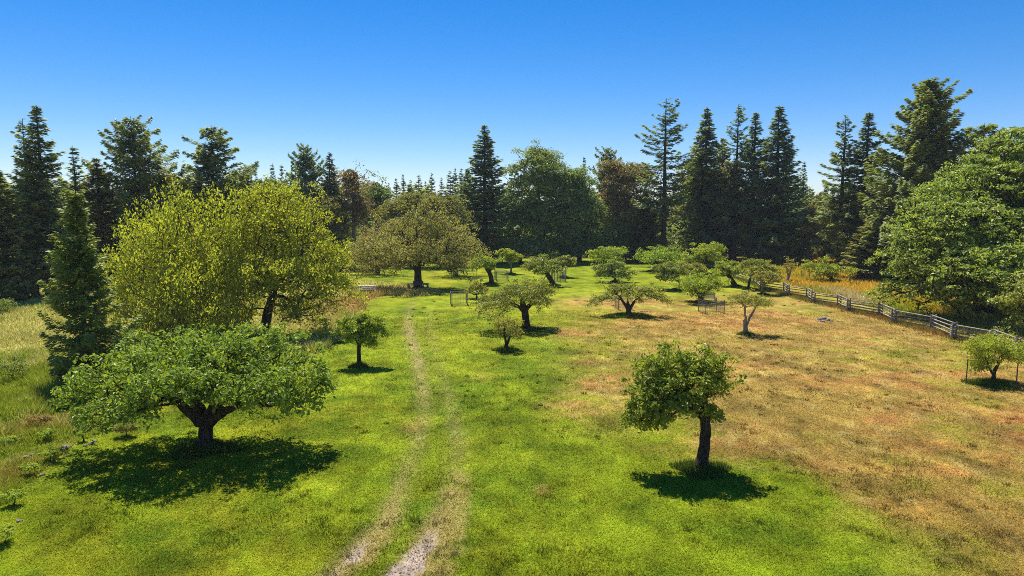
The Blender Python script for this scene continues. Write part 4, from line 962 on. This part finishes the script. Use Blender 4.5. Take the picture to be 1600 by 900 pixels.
# pebbles lying in the bare wheel tracks
rng = np.random.default_rng(123)
n = 60000; X = rng.uniform(-6, -1, n); Y = rng.uniform(14.3, 21, n); c, m, tr, gr, D = ground_color(X, Y); k_ = rng.random(n) < gr*.16
X, Y = X[k_], Y[k_]; r = rng.uniform(.008, .028, len(X)); z = gz(X, Y)-.03
oc = np.array([[1,0,0],[0,1,0],[-1,0,0],[0,-1,0],[0,0,.7],[0,0,-.5]]); of = np.array([[0,1,4],[1,2,4],[2,3,4],[3,0,4],[1,0,5],[2,1,5],[3,2,5],[0,3,5]])
V = (np.stack([X, Y, z], 1)[:, None]+oc[None]*r[:, None, None]*rng.uniform(.6, 1.3, (len(X), 6, 1))).reshape(-1, 3)
o = link_mesh('gravel', V, (of[None]+(np.arange(len(X))*6)[:, None, None]).reshape(-1, 3), M['gravel']); tag(o, 'small pale pebbles in the bare wheel tracks', 'gravel', kind='stuff')
# ------------------------------------------------------------------ grass
rng = np.random.default_rng(99)
def blades(X, Y, h, wdt, colr, rng, lean=.5):
    n = len(X); z = gz(X, Y)
    a = rng.random(n)*6.283; wv = np.stack([np.cos(a), np.sin(a), np.zeros(n)], 1)*wdt[:, None]*.5
    b = np.stack([X, Y, z-.01], 1)
    ln = rng.normal(0, lean, (n, 2))*h[:, None]
    tip = b+np.stack([ln[:, 0], ln[:, 1], h], 1)
    V = np.stack([b-wv, b+wv, tip], 1).reshape(-1, 3)
    return V, np.arange(3*n).reshape(n, 3), np.repeat(colr, 3, 0)
# mown lawn: short blades, denser near the camera
n = 620000
u = rng.random(n); Y = 1/(1/14.3-u*(1/14.3-1/62.0))
X = rng.uniform(-1, 1, n)*(Y*.76+.6)
c, m, tr, gr, D = ground_color(X, Y)
h = rng.uniform(.025, .065, n)*(1+Y/90)
keep = (rng.random(n) > gr*.93) & (rng.random(n) > tr*.55) & (m < .5)
bc = c*rng.uniform(1.08, 1.40, (n, 1))*(1.40-.35*sstep(20, 60, Y))[:, None]; dryb = rng.random(n) < .04+.2*D; bc[dryb] = bc[dryb]*.5+np.array([.42, .35, .12])*.5
V, F, cc = blades(X[keep], Y[keep], h[keep], (.012+.0009*Y[keep])*rng.uniform(.7, 1.4, keep.sum()), bc[keep], rng, .9)
o = link_mesh('lawn_grass', V, F, M['blade'], col=cc); tag(o, 'short mown grass of the lawn, green on the left and dry orange on the right', 'grass', kind='stuff')
# tall grass: meadow, beyond the fence, rings under the trees
Vs, Fs, Cs = [], [], []; tot = 0
def tall(X, Y, h, w_, c, lean=.35):
    global tot
    V, F, cc = blades(X, Y, h, w_, c, rng, lean); Vs.append(V); Fs.append(F+tot); Cs.append(cc); tot += len(V)
n = 420000
px = rng.uniform(-60, 720, n); u = rng.random(n); Y = 1/(1/20.0-u*(1/20.0-1/110.0)); X = (px-800)/FPX*Y
c, m, tr, gr, D = ground_color(X, Y); e = (m > .5)
nn = fbm(X*.5, Y*.5, 31)
hh = (.12+.5*sstep(.3, .7, nn))*rng.uniform(.5, 1.2, n)
s = e; tall(X[s], Y[s], hh[s], (.014+.0012*Y[s]), (c*rng.uniform(.9, 1.9, (n, 1)))[s], .45)
n = 120000
px = rng.uniform(1150, 1680, n); Y = rng.uniform(40, 125, n)**1.0; X = (px-800)/FPX*Y
c, m, tr, gr, D = ground_color(X, Y); s = behind_fence(X, Y) > .6
tall(X[s], Y[s], rng.uniform(.15, .5, n)[s], (.02+.001*Y[s]), (c*rng.uniform(.9, 1.7, (n, 1)))[s])
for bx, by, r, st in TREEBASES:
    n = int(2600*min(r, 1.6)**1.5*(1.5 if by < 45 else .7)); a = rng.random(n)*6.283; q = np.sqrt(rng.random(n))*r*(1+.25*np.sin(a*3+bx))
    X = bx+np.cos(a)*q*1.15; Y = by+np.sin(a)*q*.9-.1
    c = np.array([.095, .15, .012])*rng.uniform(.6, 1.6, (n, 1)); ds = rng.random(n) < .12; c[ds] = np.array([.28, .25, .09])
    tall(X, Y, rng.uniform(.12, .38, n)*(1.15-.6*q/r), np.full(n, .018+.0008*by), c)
# a fringe along the rail fence
n = 14000; k = rng.integers(0, len(FENCE)-1, n); u = rng.random(n)[:, None]; p = FENCE[k]*(1-u)+FENCE[k+1]*u+rng.normal(0, .45, (n, 2))
c, *_ = ground_color(p[:, 0], p[:, 1]); tall(p[:, 0], p[:, 1], rng.uniform(.12, .4, n), np.full(n, .05), c*rng.uniform(.6, 1.3, (n, 1)))
# scattered coarser tufts and weeds in the lawn
nt2 = 2600; u = rng.random(nt2); ty = 1/(1/14.5-u*(1/14.5-1/75.)); tx = rng.uniform(-1, 1, nt2)*(ty*.76)
c0, m0, tr0, gr0, D0 = ground_color(tx, ty); ok = (m0 < .3) & (gr0 < .3) & (fbm(tx*.25, ty*.25, 61) > .47)
tx, ty = tx[ok], ty[ok]; rep_ = 26; ts = np.repeat(rng.uniform(.05, .2, len(tx)), rep_); bx_ = np.repeat(tx, rep_)+rng.normal(0, 1, len(tx)*rep_)*ts; by_ = np.repeat(ty, rep_)+rng.normal(0, 1, len(tx)*rep_)*ts
cc_ = np.repeat(c0[ok]*rng.uniform(.5, 1.25, (len(tx), 1)), rep_, 0)*rng.uniform(.8, 1.3, (len(bx_), 1))
tall(bx_, by_, rng.uniform(.05, .14, len(bx_)), .016+.0009*by_, cc_, .5)
o = link_mesh('tall_grass', np.vstack(Vs), np.vstack(Fs), M['blade'], col=np.vstack(Cs)); tag(o, 'long uncut grass of the meadow, the fence line and the rings under the trees', 'grass', kind='stuff')
print('verts', sum(len(m.vertices) for m in bpy.data.meshes))
